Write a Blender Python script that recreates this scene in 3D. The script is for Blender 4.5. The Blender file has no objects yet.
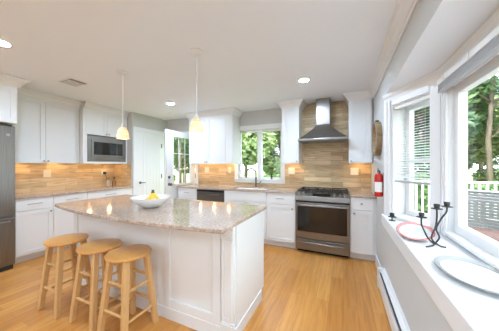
import bpy, bmesh, math, random
from mathutils import Vector, Matrix
random.seed(7)
R = math.radians
sc = bpy.context.scene

# ------------------------------------------------------------------ camera, sky, sun, exposure
CAM_YAW = 24.0
cam_d = bpy.data.cameras.new('camera')
cam = bpy.data.objects.new('camera', cam_d)
sc.collection.objects.link(cam)
cam.location = (0, 0, 1.335)
cam.rotation_euler = (R(90), 0, R(CAM_YAW))
cam_d.sensor_width = 36.0
cam_d.lens = 36.0 * 210.0 / 499.0
cam_d.clip_start = 0.02
cam_d.clip_end = 400
sc.camera = cam

world = bpy.data.worlds.new('sky')
sc.world = world
world.use_nodes = True
bg = world.node_tree.nodes['Background']
bg.inputs['Color'].default_value = (0.84, 0.95, 1.02, 1)
bg.inputs['Strength'].default_value = 2.7

sun_d = bpy.data.lights.new('sun', 'SUN')
sun_d.energy = 3.2
sun_d.angle = R(3)
sun_d.color = (1.0, 0.95, 0.86)
sun = bpy.data.objects.new('sun', sun_d)
sc.collection.objects.link(sun)
sun.rotation_euler = (R(35), R(-12), 0)

vs = sc.view_settings
vs.view_transform = 'Standard'
vs.look = 'None'
vs.exposure = 1.12
vs.gamma = 1.0
vs.use_curve_mapping = False

DOWNLIGHT = 300.0      # emission of the recessed lamp lenses
STRIP = 32.0          # under cabinet light strips
SHADE = 1.1

# ------------------------------------------------------------------ materials
def mat(name, col, rough=0.5, metal=0.0, spec=0.5, emit=None, estr=0.0, trans=0.0):
    m = bpy.data.materials.new(name)
    m.use_nodes = True
    b = m.node_tree.nodes['Principled BSDF']
    b.inputs['Base Color'].default_value = (*col, 1)
    b.inputs['Roughness'].default_value = rough
    b.inputs['Metallic'].default_value = metal
    b.inputs['Specular IOR Level'].default_value = spec
    if trans:
        b.inputs['Transmission Weight'].default_value = trans
    if emit:
        b.inputs['Emission Color'].default_value = (*emit, 1)
        b.inputs['Emission Strength'].default_value = estr
    return m

def nt(m):
    return m.node_tree.nodes, m.node_tree.links, m.node_tree.nodes['Principled BSDF']

def node(N, typ, **kw):
    n = N.new(typ)
    for k, v in kw.items():
        if k in n.inputs.keys():
            n.inputs[k].default_value = v
        else:
            setattr(n, k, v)
    return n

def ramp(N, stops):
    r = N.new('ShaderNodeValToRGB')
    el = r.color_ramp.elements
    while len(el) < len(stops):
        el.new(0.5)
    for e, (p, c) in zip(el, stops):
        e.position = p
        e.color = (*c, 1)
    return r

def swizzle(N, L, order, scale=(1, 1, 1)):
    g = N.new('ShaderNodeNewGeometry')
    s = N.new('ShaderNodeSeparateXYZ')
    L.new(g.outputs['Position'], s.inputs[0])
    c = N.new('ShaderNodeCombineXYZ')
    for i, a in enumerate(order):
        if a in 'XYZ':
            mu = N.new('ShaderNodeMath'); mu.operation = 'MULTIPLY'
            mu.inputs[1].default_value = scale[i]
            L.new(s.outputs[a], mu.inputs[0])
            L.new(mu.outputs[0], c.inputs[i])
    return c.outputs[0]

def mixc(N, L, a, b, fac, mode='MIX'):
    m = N.new('ShaderNodeMix'); m.data_type = 'RGBA'; m.blend_type = mode
    for sock, v in ((m.inputs[6], a), (m.inputs[7], b), (m.inputs[0], fac)):
        if hasattr(v, 'links') or hasattr(v, 'is_linked'):
            L.new(v, sock)
        elif isinstance(v, (int, float)):
            sock.default_value = v
        else:
            sock.default_value = (*v, 1)
    return m.outputs[2]

def noise_mat(name, c1, c2, scale=8.0, rough=0.5, stretch=(1, 1, 1), bump=0.0, metal=0.0, spec=0.5):
    m = mat(name, c1, rough, metal, spec)
    N, L, b = nt(m)
    tc = N.new('ShaderNodeTexCoord')
    mp = N.new('ShaderNodeMapping'); mp.inputs['Scale'].default_value = stretch
    L.new(tc.outputs['Object'], mp.inputs[0])
    n = node(N, 'ShaderNodeTexNoise', Scale=scale, Detail=5.0)
    L.new(mp.outputs[0], n.inputs['Vector'])
    r = ramp(N, [(0.3, c1), (0.7, c2)])
    L.new(n.outputs['Fac'], r.inputs[0])
    L.new(r.outputs[0], b.inputs['Base Color'])
    if bump:
        bp = node(N, 'ShaderNodeBump', Strength=bump, Distance=0.01)
        L.new(n.outputs['Fac'], bp.inputs['Height'])
        L.new(bp.outputs[0], b.inputs['Normal'])
    return m

M = {}
M['white'] = noise_mat('white_paint', (0.80, 0.80, 0.80), (0.82, 0.82, 0.82), 2.0, 0.38)
M['ceiling'] = noise_mat('ceiling_paint', (0.84, 0.875, 0.915), (0.85, 0.885, 0.925), 1.5, 0.9, spec=0.2)
M['wall'] = noise_mat('greige_paint', (0.58, 0.575, 0.555), (0.60, 0.595, 0.575), 1.5, 0.8, spec=0.2)
M['steel'] = noise_mat('brushed_steel', (0.24, 0.225, 0.21), (0.32, 0.305, 0.29), 3.0, 0.33, (1, 1, 60), metal=1.0)
M['fridge_steel'] = noise_mat('fridge_steel', (0.22, 0.205, 0.195), (0.30, 0.285, 0.27), 3.0, 0.36, (1, 60, 1), metal=1.0)
M['dark_steel'] = noise_mat('dark_steel', (0.16, 0.145, 0.13), (0.20, 0.185, 0.17), 3.0, 0.35, (1, 1, 60), metal=0.9)
M['nickel'] = mat('nickel', (0.48, 0.46, 0.44), 0.28, 1.0)
M['gun'] = mat('gunmetal', (0.16, 0.16, 0.155), 0.3, 1.0)
M['black'] = mat('black_enamel', (0.012, 0.012, 0.013), 0.25)
M['iron'] = mat('cast_iron', (0.02, 0.02, 0.02), 0.55)
M['wrought'] = noise_mat('wrought_iron', (0.012, 0.012, 0.013), (0.03, 0.03, 0.032), 30, 0.5, metal=0.0)
M['blackglass'] = mat('black_glass', (0.012, 0.011, 0.010), 0.06, 0.0, 0.6)
M['outlet'] = mat('ivory_plastic', (0.80, 0.74, 0.62), 0.4)
M['dark_plastic'] = mat('dark_plastic', (0.03, 0.03, 0.03), 0.4)
M['ceramic'] = mat('white_ceramic', (0.86, 0.86, 0.85), 0.12)
M['red'] = mat('red_paint', (0.55, 0.015, 0.012), 0.25)
M['redrim'] = noise_mat('red_glaze', (0.62, 0.12, 0.12), (0.72, 0.30, 0.29), 40, 0.2)
M['paper'] = mat('white_label', (0.85, 0.84, 0.82), 0.5)
M['silver'] = mat('silver_rim', (0.40, 0.40, 0.41), 0.30, 0.85)
M['grey_metal'] = mat('grey_metal', (0.30, 0.30, 0.31), 0.5, 0.6)
M['slot'] = mat('slot_dark', (0.05, 0.055, 0.06), 0.6)
M['ventdark'] = mat('vent_grey', (0.28, 0.28, 0.28), 0.7)
M['blind'] = mat('white_vinyl', (0.82, 0.82, 0.80), 0.45)
M['blind_edge'] = mat('grey_vinyl', (0.42, 0.42, 0.43), 0.5)
M['amber'] = mat('amber_glass', (0.30, 0.14, 0.04), 0.1)
M['clear'] = mat('soap_glass', (0.62, 0.55, 0.42), 0.1)
M['mirrorglass'] = mat('mirror_glass', (0.62, 0.62, 0.62), 0.04, 1.0)
M['tanframe'] = noise_mat('tan_wood', (0.20, 0.13, 0.07), (0.36, 0.25, 0.13), 25, 0.5, (1, 1, 6))
M['banana'] = noise_mat('banana_skin', (0.86, 0.56, 0.04), (0.90, 0.66, 0.08), 12, 0.45)
M['stem'] = mat('banana_stem', (0.10, 0.09, 0.03), 0.6)
M['lens'] = mat('lamp_lens', (1, 1, 1), 0.5, emit=(0.71, 0.90, 1.13), estr=DOWNLIGHT)
M['strip'] = mat('light_strip', (1, 1, 1), 0.5, emit=(1.0, 0.62, 0.27), estr=STRIP)

def glass_mat(name, tint=(1, 1, 1)):
    m = bpy.data.materials.new(name); m.use_nodes = True
    N = m.node_tree.nodes; L = m.node_tree.links
    N.clear()
    o = N.new('ShaderNodeOutputMaterial')
    t = N.new('ShaderNodeBsdfTransparent'); t.inputs[0].default_value = (*tint, 1)
    g = N.new('ShaderNodeBsdfGlossy'); g.inputs['Roughness'].default_value = 0.02
    mx = N.new('ShaderNodeMixShader')
    f = N.new('ShaderNodeFresnel'); f.inputs[0].default_value = 1.35
    gm = N.new('ShaderNodeNewGeometry')
    iv = N.new('ShaderNodeMath'); iv.operation = 'SUBTRACT'; iv.inputs[0].default_value = 1.0
    L.new(gm.outputs['Backfacing'], iv.inputs[1])
    ml = N.new('ShaderNodeMath'); ml.operation = 'MULTIPLY'
    L.new(f.outputs[0], ml.inputs[0]); L.new(iv.outputs[0], ml.inputs[1])
    L.new(ml.outputs[0], mx.inputs[0]); L.new(t.outputs[0], mx.inputs[1]); L.new(g.outputs[0], mx.inputs[2])
    L.new(mx.outputs[0], o.inputs[0])
    return m
M['glass'] = glass_mat('window_glass', (0.97, 0.985, 0.98))

def shade_mat():
    m = mat('alabaster_glass', (0.85, 0.74, 0.58), 0.35)
    N, L, b = nt(m)
    tc = N.new('ShaderNodeTexCoord')
    mp = N.new('ShaderNodeMapping'); mp.inputs['Scale'].default_value = (2, 2, 16); mp.inputs['Rotation'].default_value = (0.3, 0.2, 0)
    L.new(tc.outputs['Object'], mp.inputs[0])
    n = node(N, 'ShaderNodeTexNoise', Scale=3.0, Detail=3.0, Distortion=1.2)
    L.new(mp.outputs[0], n.inputs['Vector'])
    r = ramp(N, [(0.35, (0.95, 0.50, 0.20)), (0.6, (0.98, 0.76, 0.46))])
    L.new(n.outputs['Fac'], r.inputs[0])
    L.new(r.outputs[0], b.inputs['Base Color'])
    L.new(r.outputs[0], b.inputs['Emission Color'])
    b.inputs['Emission Strength'].default_value = SHADE * 0.24
    return m
M['shade'] = shade_mat()
M['bulb'] = mat('lamp_bulb', (1, 1, 1), 0.5, emit=(1.0, 0.86, 0.62), estr=SHADE * 7)

def floor_mat():
    m = mat('oak_planks', (0.5, 0.25, 0.09), 0.30)
    N, L, b = nt(m)
    v = swizzle(N, L, 'YX')
    br = node(N, 'ShaderNodeTexBrick', offset=0.37, offset_frequency=2)
    br.inputs['Scale'].default_value = 1.0
    br.inputs['Brick Width'].default_value = 1.35
    br.inputs['Row Height'].default_value = 0.125
    br.inputs['Mortar Size'].default_value = 0.0012
    br.inputs['Mortar Smooth'].default_value = 0.3
    br.inputs['Bias'].default_value = 0.0
    br.inputs['Color1'].default_value = (0.56, 0.235, 0.050, 1)
    br.inputs['Color2'].default_value = (0.72, 0.345, 0.088, 1)
    br.inputs['Mortar'].default_value = (0.36, 0.16, 0.05, 1)
    L.new(v, br.inputs['Vector'])
    v2 = swizzle(N, L, 'XYZ', (16, 1.2, 1))
    n = node(N, 'ShaderNodeTexNoise', Scale=2.2, Detail=6.0, Distortion=0.6)
    L.new(v2, n.inputs['Vector'])
    r = ramp(N, [(0.25, (0.74, 0.66, 0.58)), (0.55, (1, 1, 1)), (0.8, (1.14, 1.16, 1.2))])
    L.new(n.outputs['Fac'], r.inputs[0])
    c = mixc(N, L, br.outputs['Color'], r.outputs[0], 0.8, 'MULTIPLY')
    v3 = swizzle(N, L, 'XYZ', (5, 1.6, 1))
    n3 = node(N, 'ShaderNodeTexVoronoi', Scale=1.3)
    L.new(v3, n3.inputs['Vector'])
    r3 = ramp(N, [(0.0, (0.45, 0.32, 0.22)), (0.045, (0.9, 0.86, 0.82)), (0.08, (1, 1, 1))])
    L.new(n3.outputs['Distance'], r3.inputs[0])
    c = mixc(N, L, c, r3.outputs[0], 0.8, 'MULTIPLY')
    L.new(c, b.inputs['Base Color'])
    bp = node(N, 'ShaderNodeBump', Strength=0.12, Distance=0.002)
    L.new(br.outputs['Fac'], bp.inputs['Height']); bp.invert = True
    L.new(bp.outputs[0], b.inputs['Normal'])
    return m
M['floor'] = floor_mat()

def tile_mat(name, axis):
    m = mat(name, (0.4, 0.3, 0.2), 0.35)
    N, L, b = nt(m)
    v = swizzle(N, L, axis + 'Z')
    br = node(N, 'ShaderNodeTexBrick', offset=0.42, offset_frequency=2)
    br.inputs['Scale'].default_value = 1.0
    br.inputs['Brick Width'].default_value = 0.46
    br.inputs['Row Height'].default_value = 0.075
    br.inputs['Mortar Size'].default_value = 0.0015
    br.inputs['Bias'].default_value = 0.0
    br.inputs['Color1'].default_value = (0.47, 0.335, 0.18, 1)
    br.inputs['Color2'].default_value = (0.76, 0.575, 0.345, 1)
    br.inputs['Mortar'].default_value = (0.30, 0.24, 0.17, 1)
    L.new(v, br.inputs['Vector'])
    v2 = swizzle(N, L, axis + 'Z', (2.2, 22, 1))
    n = node(N, 'ShaderNodeTexNoise', Scale=2.0, Detail=5.0, Distortion=0.8)
    L.new(v2, n.inputs['Vector'])
    r = ramp(N, [(0.28, (0.62, 0.58, 0.54)), (0.5, (0.98, 0.97, 0.96)), (0.75, (1.22, 1.22, 1.22))])
    L.new(n.outputs['Fac'], r.inputs[0])
    c = mixc(N, L, br.outputs['Color'], r.outputs[0], 0.85, 'MULTIPLY')
    L.new(c, b.inputs['Base Color'])
    bp = node(N, 'ShaderNodeBump', Strength=0.2, Distance=0.002)
    L.new(br.outputs['Fac'], bp.inputs['Height']); bp.invert = True
    L.new(bp.outputs[0], b.inputs['Normal'])
    return m
M['tile_x'] = tile_mat('stone_tile_back', 'X')
M['tile_y'] = tile_mat('stone_tile_left', 'Y')

def granite_mat(name, k=1.0):
    m = mat(name, (0.4, 0.33, 0.26), 0.10, spec=0.6)
    N, L, b = nt(m)
    tc = N.new('ShaderNodeNewGeometry')
    n = node(N, 'ShaderNodeTexNoise', Scale=48.0, Detail=6.0)
    L.new(tc.outputs['Position'], n.inputs['Vector'])
    r = ramp(N, [(0.28, (0.24 * k, 0.175 * k, 0.12 * k)), (0.45, (0.39 * k, 0.295 * k, 0.235 * k)), (0.60, (0.48 * k, 0.385 * k, 0.32 * k)), (0.76, (0.56 * k, 0.475 * k, 0.42 * k))])
    L.new(n.outputs['Fac'], r.inputs[0])
    v = node(N, 'ShaderNodeTexVoronoi', Scale=85.0)
    L.new(tc.outputs['Position'], v.inputs['Vector'])
    rv = ramp(N, [(0.12, (0.6, 0.52, 0.46)), (0.30, (1, 1, 1))])
    L.new(v.outputs['Distance'], rv.inputs[0])
    n2 = node(N, 'ShaderNodeTexNoise', Scale=4.0, Detail=3.0)
    L.new(tc.outputs['Position'], n2.inputs['Vector'])
    r2 = ramp(N, [(0.35, (0.82, 0.76, 0.70)), (0.65, (1.1, 1.1, 1.1))])
    L.new(n2.outputs['Fac'], r2.inputs[0])
    c = mixc(N, L, r.outputs[0], rv.outputs[0], 0.6, 'MULTIPLY')
    c = mixc(N, L, c, r2.outputs[0], 0.6, 'MULTIPLY')
    L.new(c, b.inputs['Base Color'])
    return m
M['granite'] = granite_mat('speckled_granite', 1.15)

M['stoolwood'] = noise_mat('stool_wood', (0.60, 0.335, 0.125), (0.70, 0.42, 0.18), 3.0, 0.35, (30, 30, 2.5))
M['seatwood'] = noise_mat('seat_wood', (0.58, 0.27, 0.065), (0.68, 0.345, 0.10), 3.0, 0.30, (3, 30, 10))
M['deck'] = noise_mat('deck_boards', (0.15, 0.155, 0.165), (0.20, 0.205, 0.215), 6, 0.7, (1, 12, 1))
M['lawn'] = noise_mat('grass', (0.18, 0.22, 0.08), (0.32, 0.34, 0.15), 1.2, 0.9)
M['bark'] = noise_mat('bark', (0.13, 0.10, 0.075), (0.26, 0.21, 0.16), 12, 0.9, (1, 1, 0.2))
M['wicker'] = noise_mat('grey_wicker', (0.07, 0.075, 0.08), (0.15, 0.15, 0.155), 30, 0.7, (1, 1, 4))
M['cushion'] = noise_mat('rust_cushion', (0.075, 0.035, 0.03), (0.13, 0.07, 0.055), 30, 0.8)
M['chairframe'] = mat('chair_frame', (0.32, 0.33, 0.34), 0.4)
M['railwhite'] = mat('rail_white', (0.85, 0.85, 0.85), 0.5)
M['tabletop'] = mat('grey_tabletop', (0.26, 0.27, 0.29), 0.25)

def leaf_mat(name, c1, c2):
    m = mat(name, c1, 0.6, spec=0.3)
    N, L, b = nt(m)
    g = N.new('ShaderNodeNewGeometry')
    r = ramp(N, [(0.0, c1), (1.0, c2)])
    L.new(g.outputs['Random Per Island'], r.inputs[0])
    L.new(r.outputs[0], b.inputs['Base Color'])
    b.inputs['Subsurface Weight'].default_value = 0.0
    return m
M['leaf_a'] = leaf_mat('leaf_mid', (0.075, 0.15, 0.05), (0.22, 0.33, 0.13))
M['leaf_b'] = leaf_mat('leaf_pale', (0.16, 0.25, 0.09), (0.36, 0.44, 0.20))
M['leaf_c'] = leaf_mat('leaf_dark', (0.05, 0.11, 0.055), (0.14, 0.23, 0.12))

# ------------------------------------------------------------------ mesh helpers
class MB:
    def __init__(s):
        s.v = []; s.f = []
    def quadbox(s, c):
        b = len(s.v); s.v += [tuple(p) for p in c]
        for q in ((0, 3, 2, 1), (4, 5, 6, 7), (0, 1, 5, 4), (1, 2, 6, 5), (2, 3, 7, 6), (3, 0, 4, 7)):
            s.f.append(tuple(b + i for i in q))
        return s
    def box(s, x0, x1, y0, y1, z0, z1, P=None):
        c = [(x0, y0, z0), (x1, y0, z0), (x1, y1, z0), (x0, y1, z0), (x0, y0, z1), (x1, y0, z1), (x1, y1, z1), (x0, y1, z1)]
        if P: c = [P(*p) for p in c]
        return s.quadbox(c)
    def rings(s, rings, closed=True, cap=True, loop=False):
        b = len(s.v); n = len(rings[0])
        for r in rings: s.v += [tuple(p) for p in r]
        m = len(rings)
        for i in range(m - 1 + (1 if loop else 0)):
            j = (i + 1) % m
            for k in range(n if closed else n - 1):
                l = (k + 1) % n
                s.f.append((b + i * n + k, b + i * n + l, b + j * n + l, b + j * n + k))
        if cap and not loop and closed:
            s.f.append(tuple(b + k for k in reversed(range(n))))
            s.f.append(tuple(b + (m - 1) * n + k for k in range(n)))
        return s
    def prism(s, pts, z0, z1):
        return s.rings([[(x, y, z0) for x, y in pts], [(x, y, z1) for x, y in pts]])
    def tube(s, pts, rad, n=10, cap=True, loop=False):
        pts = [Vector(p) for p in pts]; m = len(pts)
        if not hasattr(rad, '__len__'): rad = [rad] * m
        rr = []; up = None
        for i, p in enumerate(pts):
            a = pts[i - 1] if (i or loop) else p
            c = pts[(i + 1) % m] if (i < m - 1 or loop) else p
            t = (c - a).normalized()
            if up is None:
                up = Vector((0, 0, 1)) if abs(t.z) < 0.9 else Vector((1, 0, 0))
            u = up - t * up.dot(t)
            u.normalize(); w = t.cross(u); up = u
            rr.append([p + (u * math.cos(2 * math.pi * k / n) + w * math.sin(2 * math.pi * k / n)) * rad[i] for k in range(n)])
        return s.rings(rr, cap=cap, loop=loop)
    def lathe(s, prof, c=(0, 0, 0), n=28, sx=1, sy=1, axis='z', cap=True):
        rr = []
        for r, h in prof:
            ring = []
            for k in range(n):
                a = 2 * math.pi * k / n
                x, y = r * math.cos(a) * sx, r * math.sin(a) * sy
                if axis == 'z': p = (c[0] + x, c[1] + y, c[2] + h)
                elif axis == 'y': p = (c[0] + x, c[1] + h, c[2] + y)
                else: p = (c[0] + h, c[1] + x, c[2] + y)
                ring.append(p)
            rr.append(ring)
        return s.rings(rr, cap=cap)
    def bar(s, a, b, w, d, w2=None, d2=None):
        """square bar from a to b with its sides along x and y"""
        w2 = w2 or w; d2 = d2 or d
        c = []
        for p, ww, dd in ((a, w, d), (b, w2, d2)):
            c += [(p[0] - ww / 2, p[1] - dd / 2, p[2]), (p[0] + ww / 2, p[1] - dd / 2, p[2]), (p[0] + ww / 2, p[1] + dd / 2, p[2]), (p[0] - ww / 2, p[1] + dd / 2, p[2])]
        return s.quadbox(c)
    def build(s, name, m, parent=None, off=None, smooth=False, bevel=0.0, seg=2):
        if off is None and parent is not None:
            off = BASE.get(parent.name, (0, 0, 0))
        off = off or (0, 0, 0)
        me = bpy.data.meshes.new(name)
        me.from_pydata([(x - off[0], y - off[1], z - off[2]) for x, y, z in s.v], [], s.f)
        bm = bmesh.new(); bm.from_mesh(me)
        bmesh.ops.recalc_face_normals(bm, faces=bm.faces)
        bm.to_mesh(me); bm.free()
        if smooth:
            me.polygons.foreach_set('use_smooth', [True] * len(me.polygons))
            me.set_sharp_from_angle(angle=R(38))
        me.materials.append(M[m] if isinstance(m, str) else m)
        o = bpy.data.objects.new(name, me)
        sc.collection.objects.link(o)
        if parent is not None:
            o.parent = parent
            BASE[o.name] = off
        if bevel:
            md = o.modifiers.new('edge', 'BEVEL'); md.width = bevel; md.segments = seg
            md.limit_method = 'ANGLE'; md.angle_limit = R(40)
        return o
BASE = {}

def thing(name, label, cat, loc, group=None):
    o = bpy.data.objects.new(name, None)
    o.empty_display_size = 0.1
    sc.collection.objects.link(o)
    o.location = loc
    BASE[o.name] = tuple(loc)
    o['label'] = label; o['category'] = cat
    if group: o['group'] = group
    return o

def tag(o, label, cat, group=None, kind=None):
    o['label'] = label; o['category'] = cat
    if group: o['group'] = group
    if kind: o['kind'] = kind
    return o

def single(name, mb, m, label, cat, loc, group=None, **kw):
    o = mb.build(name, m, None, off=loc, **kw)
    o.location = loc
    return tag(o, label, cat, group)

def struct(name, mb, m, label=None, **kw):
    o = mb.build(name, m, None, **kw)
    o['kind'] = 'structure'
    if label: o['label'] = label
    return o

def copy_tree(o, parent=None):
    c = o.copy(); sc.collection.objects.link(c)
    if parent is not None: c.parent = parent
    for ch in list(o.children): copy_tree(ch, c)
    return c

# ------------------------------------------------------------------ the room
C = 2.45                     # ceiling
WB, WL, WR = 3.95, -4.58, 0.42
REAR = -3.2

struct('floor', MB().box(WL - 0.15, 0.75, REAR - 0.15, WB + 0.15, -0.08, 0.0), 'floor', 'golden oak plank floor running toward the range')
struct('ceiling', MB().box(WL - 0.15, WR + 0.18, REAR - 0.15, WB + 0.15, C, C + 0.12), 'ceiling', 'flat white ceiling')
# back wall with window and doorway openings
DX0, DX1, DZ = -3.97, -3.13, 2.06
WX0, WX1, WZ0, WZ1 = -2.03, -1.08, 1.055, 2.065
b = MB()
for a in ((WL - 0.15, DX0, 0, C), (DX0, DX1, DZ, C), (DX1, WX0, 0, C), (WX0, WX1, 0, WZ0), (WX0, WX1, WZ1, C), (WX1, WR + 0.18, 0, C)):
    b.box(a[0], a[1], WB, WB + 0.15, a[2], a[3])
struct('wall_back', b, 'wall', 'greige back wall')
struct('wall_left', MB().box(WL - 0.15, WL, REAR, WB, 0, C), 'wall', 'greige left wall')
b = MB()
for a in ((WL, -3.5, 0, C), (-2.3, WR, 0, C), (-3.5, -2.3, 2.15, C)):  # added behind the camera, opening sized to control incoming daylight
    b.box(a[0], a[1], REAR - 0.15, REAR, a[2], a[3])
struct('wall_rear', b, 'ceiling', 'pale unseen rear wall added with an opening sized to limit daylight')
# pantry closet wall
PX, PY0 = -4.0, 3.0
struct('wall_pantry', MB().box(WL, PX, PY0, WB, 0, C), 'wall', 'greige closet wall holding the plank door')
# right wall with the bay opening
BY1, BY0 = 2.70, -0.80
SILL = 0.80; SOFF = 2.095
b = MB()
b.box(WR, WR + 0.18, BY1, WB, 0, C)
b.box(WR, WR + 0.18, REAR, BY0, 0, C)
b.box(WR, WR + 0.18, BY0, BY1, SOFF + 0.004, C)
b.box(WR, WR + 0.18, BY0, BY1, 0, SILL - 0.105)
struct('wall_right', b, 'wall', 'greige right wall around the bay window')

# crown moulding on the right wall
def crown_prof(p=0.085, h=0.105):
    return [(0.0, -h), (0.010, -h), (0.014, -h + 0.018), (0.026, -h + 0.026), (p * 0.55, -h * 0.45), (p * 0.80, -h * 0.26), (p * 0.86, -0.018), (p, -0.014), (p, 0.0), (0.0, 0.0)]
def crown(mb, path, dirs, top, p=0.085, h=0.105):
    rr = []
    for (x, y), (dx, dy) in zip(path, dirs):
        rr.append([(x + dx * d, y + dy * d, top + z) for d, z in crown_prof(p, h)])
    mb.rings(rr)
    return mb
b = MB()
crown(b, [(WR, REAR), (WR, 3.615)], [(-1, 0), (-1, 0)], C, 0.08, 0.115)
struct('trim_1', b, 'white', 'white crown moulding along the right wall', smooth=False)

# baseboards
struct('baseboard_right', MB().box(WR - 0.015, WR, 2.72, 3.33, 0, 0.12), 'white')
struct('baseboard_back', MB().box(-3.13 + 0.01, -3.07, WB - 0.015, WB, 0, 0.12), 'white')

# ------------------------------------------------------------------ bay window
BX = 0.72; BC = 2.13           # inner face of the bay front, corner where the angled side meets it
BC0 = -0.23
p0 = Vector((WR, BY1)); p1 = Vector((BX, BC))
pd = (p1 - p0); AL = pd.length; pd.normalize()
pn = Vector((-pd.y, pd.x))     # pointing outdoors
def ang(s, off, z):            # along the angled wall, outwards, up
    q = p0 + pd * s + pn * off
    return (q.x, q.y, z)
def ang2(s, off, z):           # the mirrored side toward the camera
    q = p0 + pd * s + pn * off
    return (q.x, (BY0 + BY1) - q.y, z)
AO0, AO1, AZ0, AZ1 = 0.115, 0.535, 0.83, 1.945
OUT = 0.20
for nm, P, lab in (('wall_bay_far', ang, 'white bay side frame by the fire extinguisher'), ('wall_bay_near', ang2, None)):
    b = MB()
    b.box(0, AO0, 0, OUT, SILL - 0.3, SOFF, P)
    b.box(AO1, AL - 0.004, 0, OUT, SILL - 0.3, SOFF, P)
    b.box(AO0, AO1, 0, OUT, SILL - 0.3, AZ0, P)
    b.box(AO0, AO1, 0, OUT, AZ1, SOFF, P)
    struct(nm, b, 'white', lab)
FOUT = 0.085
FY0, FY1, FZ0, FZ1 = -0.10, 2.03, 0.845, 1.915
b = MB()
b.box(BX, BX + FOUT, FY1, BC + 0.04, SILL - 0.3, SOFF)
b.box(BX, BX + FOUT, BC0 - 0.04, FY0, SILL - 0.3, SOFF)
b.box(BX, BX + FOUT, FY0, FY1, SILL - 0.3, FZ0)
b.box(BX, BX + FOUT, FY0, FY1, FZ1, SOFF)
struct('wall_bay_front', b, 'white', 'white bay front around the picture window')
# soffit and sill board
poly = [(WR + 0.181, BY1 + 0.0), (WR, BY1), (BX, BC), (BX, BC0), (WR, BY0), (WR + 0.18, BY0)]
bay = [(WR, BY1), (BX + 0.01, BC), (BX + 0.01, BC0), (WR, BY0)]
big = [(WR + 0.18, BY1), (BX + OUT, BC + 0.1), (BX + OUT, BC0 - 0.1), (WR + 0.18, BY0)]
struct('ceiling_bay', MB().prism([(WR + 0.001, BY1), (WR + 0.16, BY1 + 0.04), (BX + OUT, BC + 0.12), (BX + OUT, BC0 - 0.12), (WR + 0.16, BY0 - 0.04), (WR, BY0)], SOFF, SOFF + 0.1), 'ceiling', 'white sloping-sided bay soffit')
b = MB()
b.prism([(WR - 0.03, BY1 + 0.03), (WR, BY1 + 0.03), (WR, BY1), (BX + 0.005, BC), (BX + 0.005, BC0), (WR, BY0), (WR, BY0 - 0.03), (WR - 0.03, BY0 - 0.03)], SILL - 0.10, SILL)
struct('window_1', b, 'white', 'deep white bay window sill board', bevel=0.006)
struct('trim_2', MB().box(WR - 0.022, WR, BY0, BY1 + 0.02, SILL - 0.118, SILL - 0.10), 'white', 'white moulding under the bay sill')
# moulding around the top of the bay and casing at the bay edge
b = MB()
path = [(WR, BY1), (BX, BC), (BX, BC0), (WR, BY0)]
m1 = (Vector((-pn.x, -pn.y)) + Vector((-1, 0))).normalized() * 1.03
dirs = [(-pn.x, -pn.y), (m1.x, m1.y), (m1.x, -m1.y), (-pn.x, pn.y)]
rr = []
for (x, y), (dx, dy) in zip(path, dirs):
    rr.append([(x + dx * d, y + dy * d, SOFF + z) for d, z in ((0, -0.085), (0.012, -0.085), (0.016, -0.05), (0.03, -0.03), (0.034, 0.0), (0.0, 0.0))])
b.rings(rr)
struct('trim_3', b, 'white', 'white moulding under the bay soffit')
b = MB()
b.box(0.005, 0.095, -0.018, 0.0, SILL, SOFF - 0.085, ang)
b.box(0.040, 0.060, -0.026, -0.018, SILL, SOFF - 0.085, ang)
b.box(AO1 + 0.01, AL - 0.01, -0.015, 0.0, SILL, SOFF - 0.085, ang)
b.box(AO0, AO1, -0.015, 0.0, AZ1 + 0.01, SOFF - 0.085, ang)
b.box(AO0 - 0.02, AO1 + 0.02, -0.03, 0.0, AZ0 - 0.025, AZ0, ang)
struct('trim_4', b, 'white', 'white casing of the angled bay window')
b = MB()
b.box(BX - 0.018, BX, FY1 + 0.005, BC - 0.012, SILL, SOFF - 0.085)
b.box(BX - 0.026, BX - 0.018, FY1 + 0.045, FY1 + 0.065, SILL, SOFF - 0.085)
b.box(BX - 0.018, BX, FY0, FY1, FZ1 + 0.005, SOFF - 0.085)
b.box(BX - 0.03, BX, FY0, FY1 + 0.02, FZ0 - 0.022, FZ0)
struct('trim_5', b, 'white', 'white casing of the picture window')

def sash_window(name, P, s0, s1, z0, z1, off, label, split=None, st=0.05, mull=None):
    """frame and sashes in the opening, glass as a child"""
    b = MB()
    d0, d1 = off, off + 0.05
    b.box(s0, s0 + st, d0, d1, z0, z1, P); b.box(s1 - st, s1, d0, d1, z0, z1, P)
    b.box(s0 + st, s1 - st, d0, d1, z0, z0 + st, P); b.box(s0 + st, s1 - st, d0, d1, z1 - st, z1, P)
    if split: b.box(s0 + st, s1 - st, d0 - 0.006, d1, split - 0.02, split + 0.02, P)
    if mull: b.box(mull - 0.045, mull + 0.045, d0 - 0.02, d1, z0, z1, P)
    w = struct(name, b, 'white', label)
    g = MB().box(s0 + st * 0.6, s1 - st * 0.6, off + 0.028, off + 0.032, z0 + st * 0.6, z1 - st * 0.6, P).build('pane', 'glass', w)
    return w
sash_window('window_2', ang, AO0, AO1, AZ0, AZ1, 0.14, 'narrow angled double-hung bay window', split=1.385, st=0.048)
sash_window('window_3', ang2, AO0, AO1, AZ0, AZ1, 0.14, None, split=1.385, st=0.048)
frontP = lambda s, d, z: (BX + d, s, z)
sash_window('window_4', frontP, FY0, FY1, FZ0, FZ1, 0.03, 'large bay picture window', st=0.06)

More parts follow.
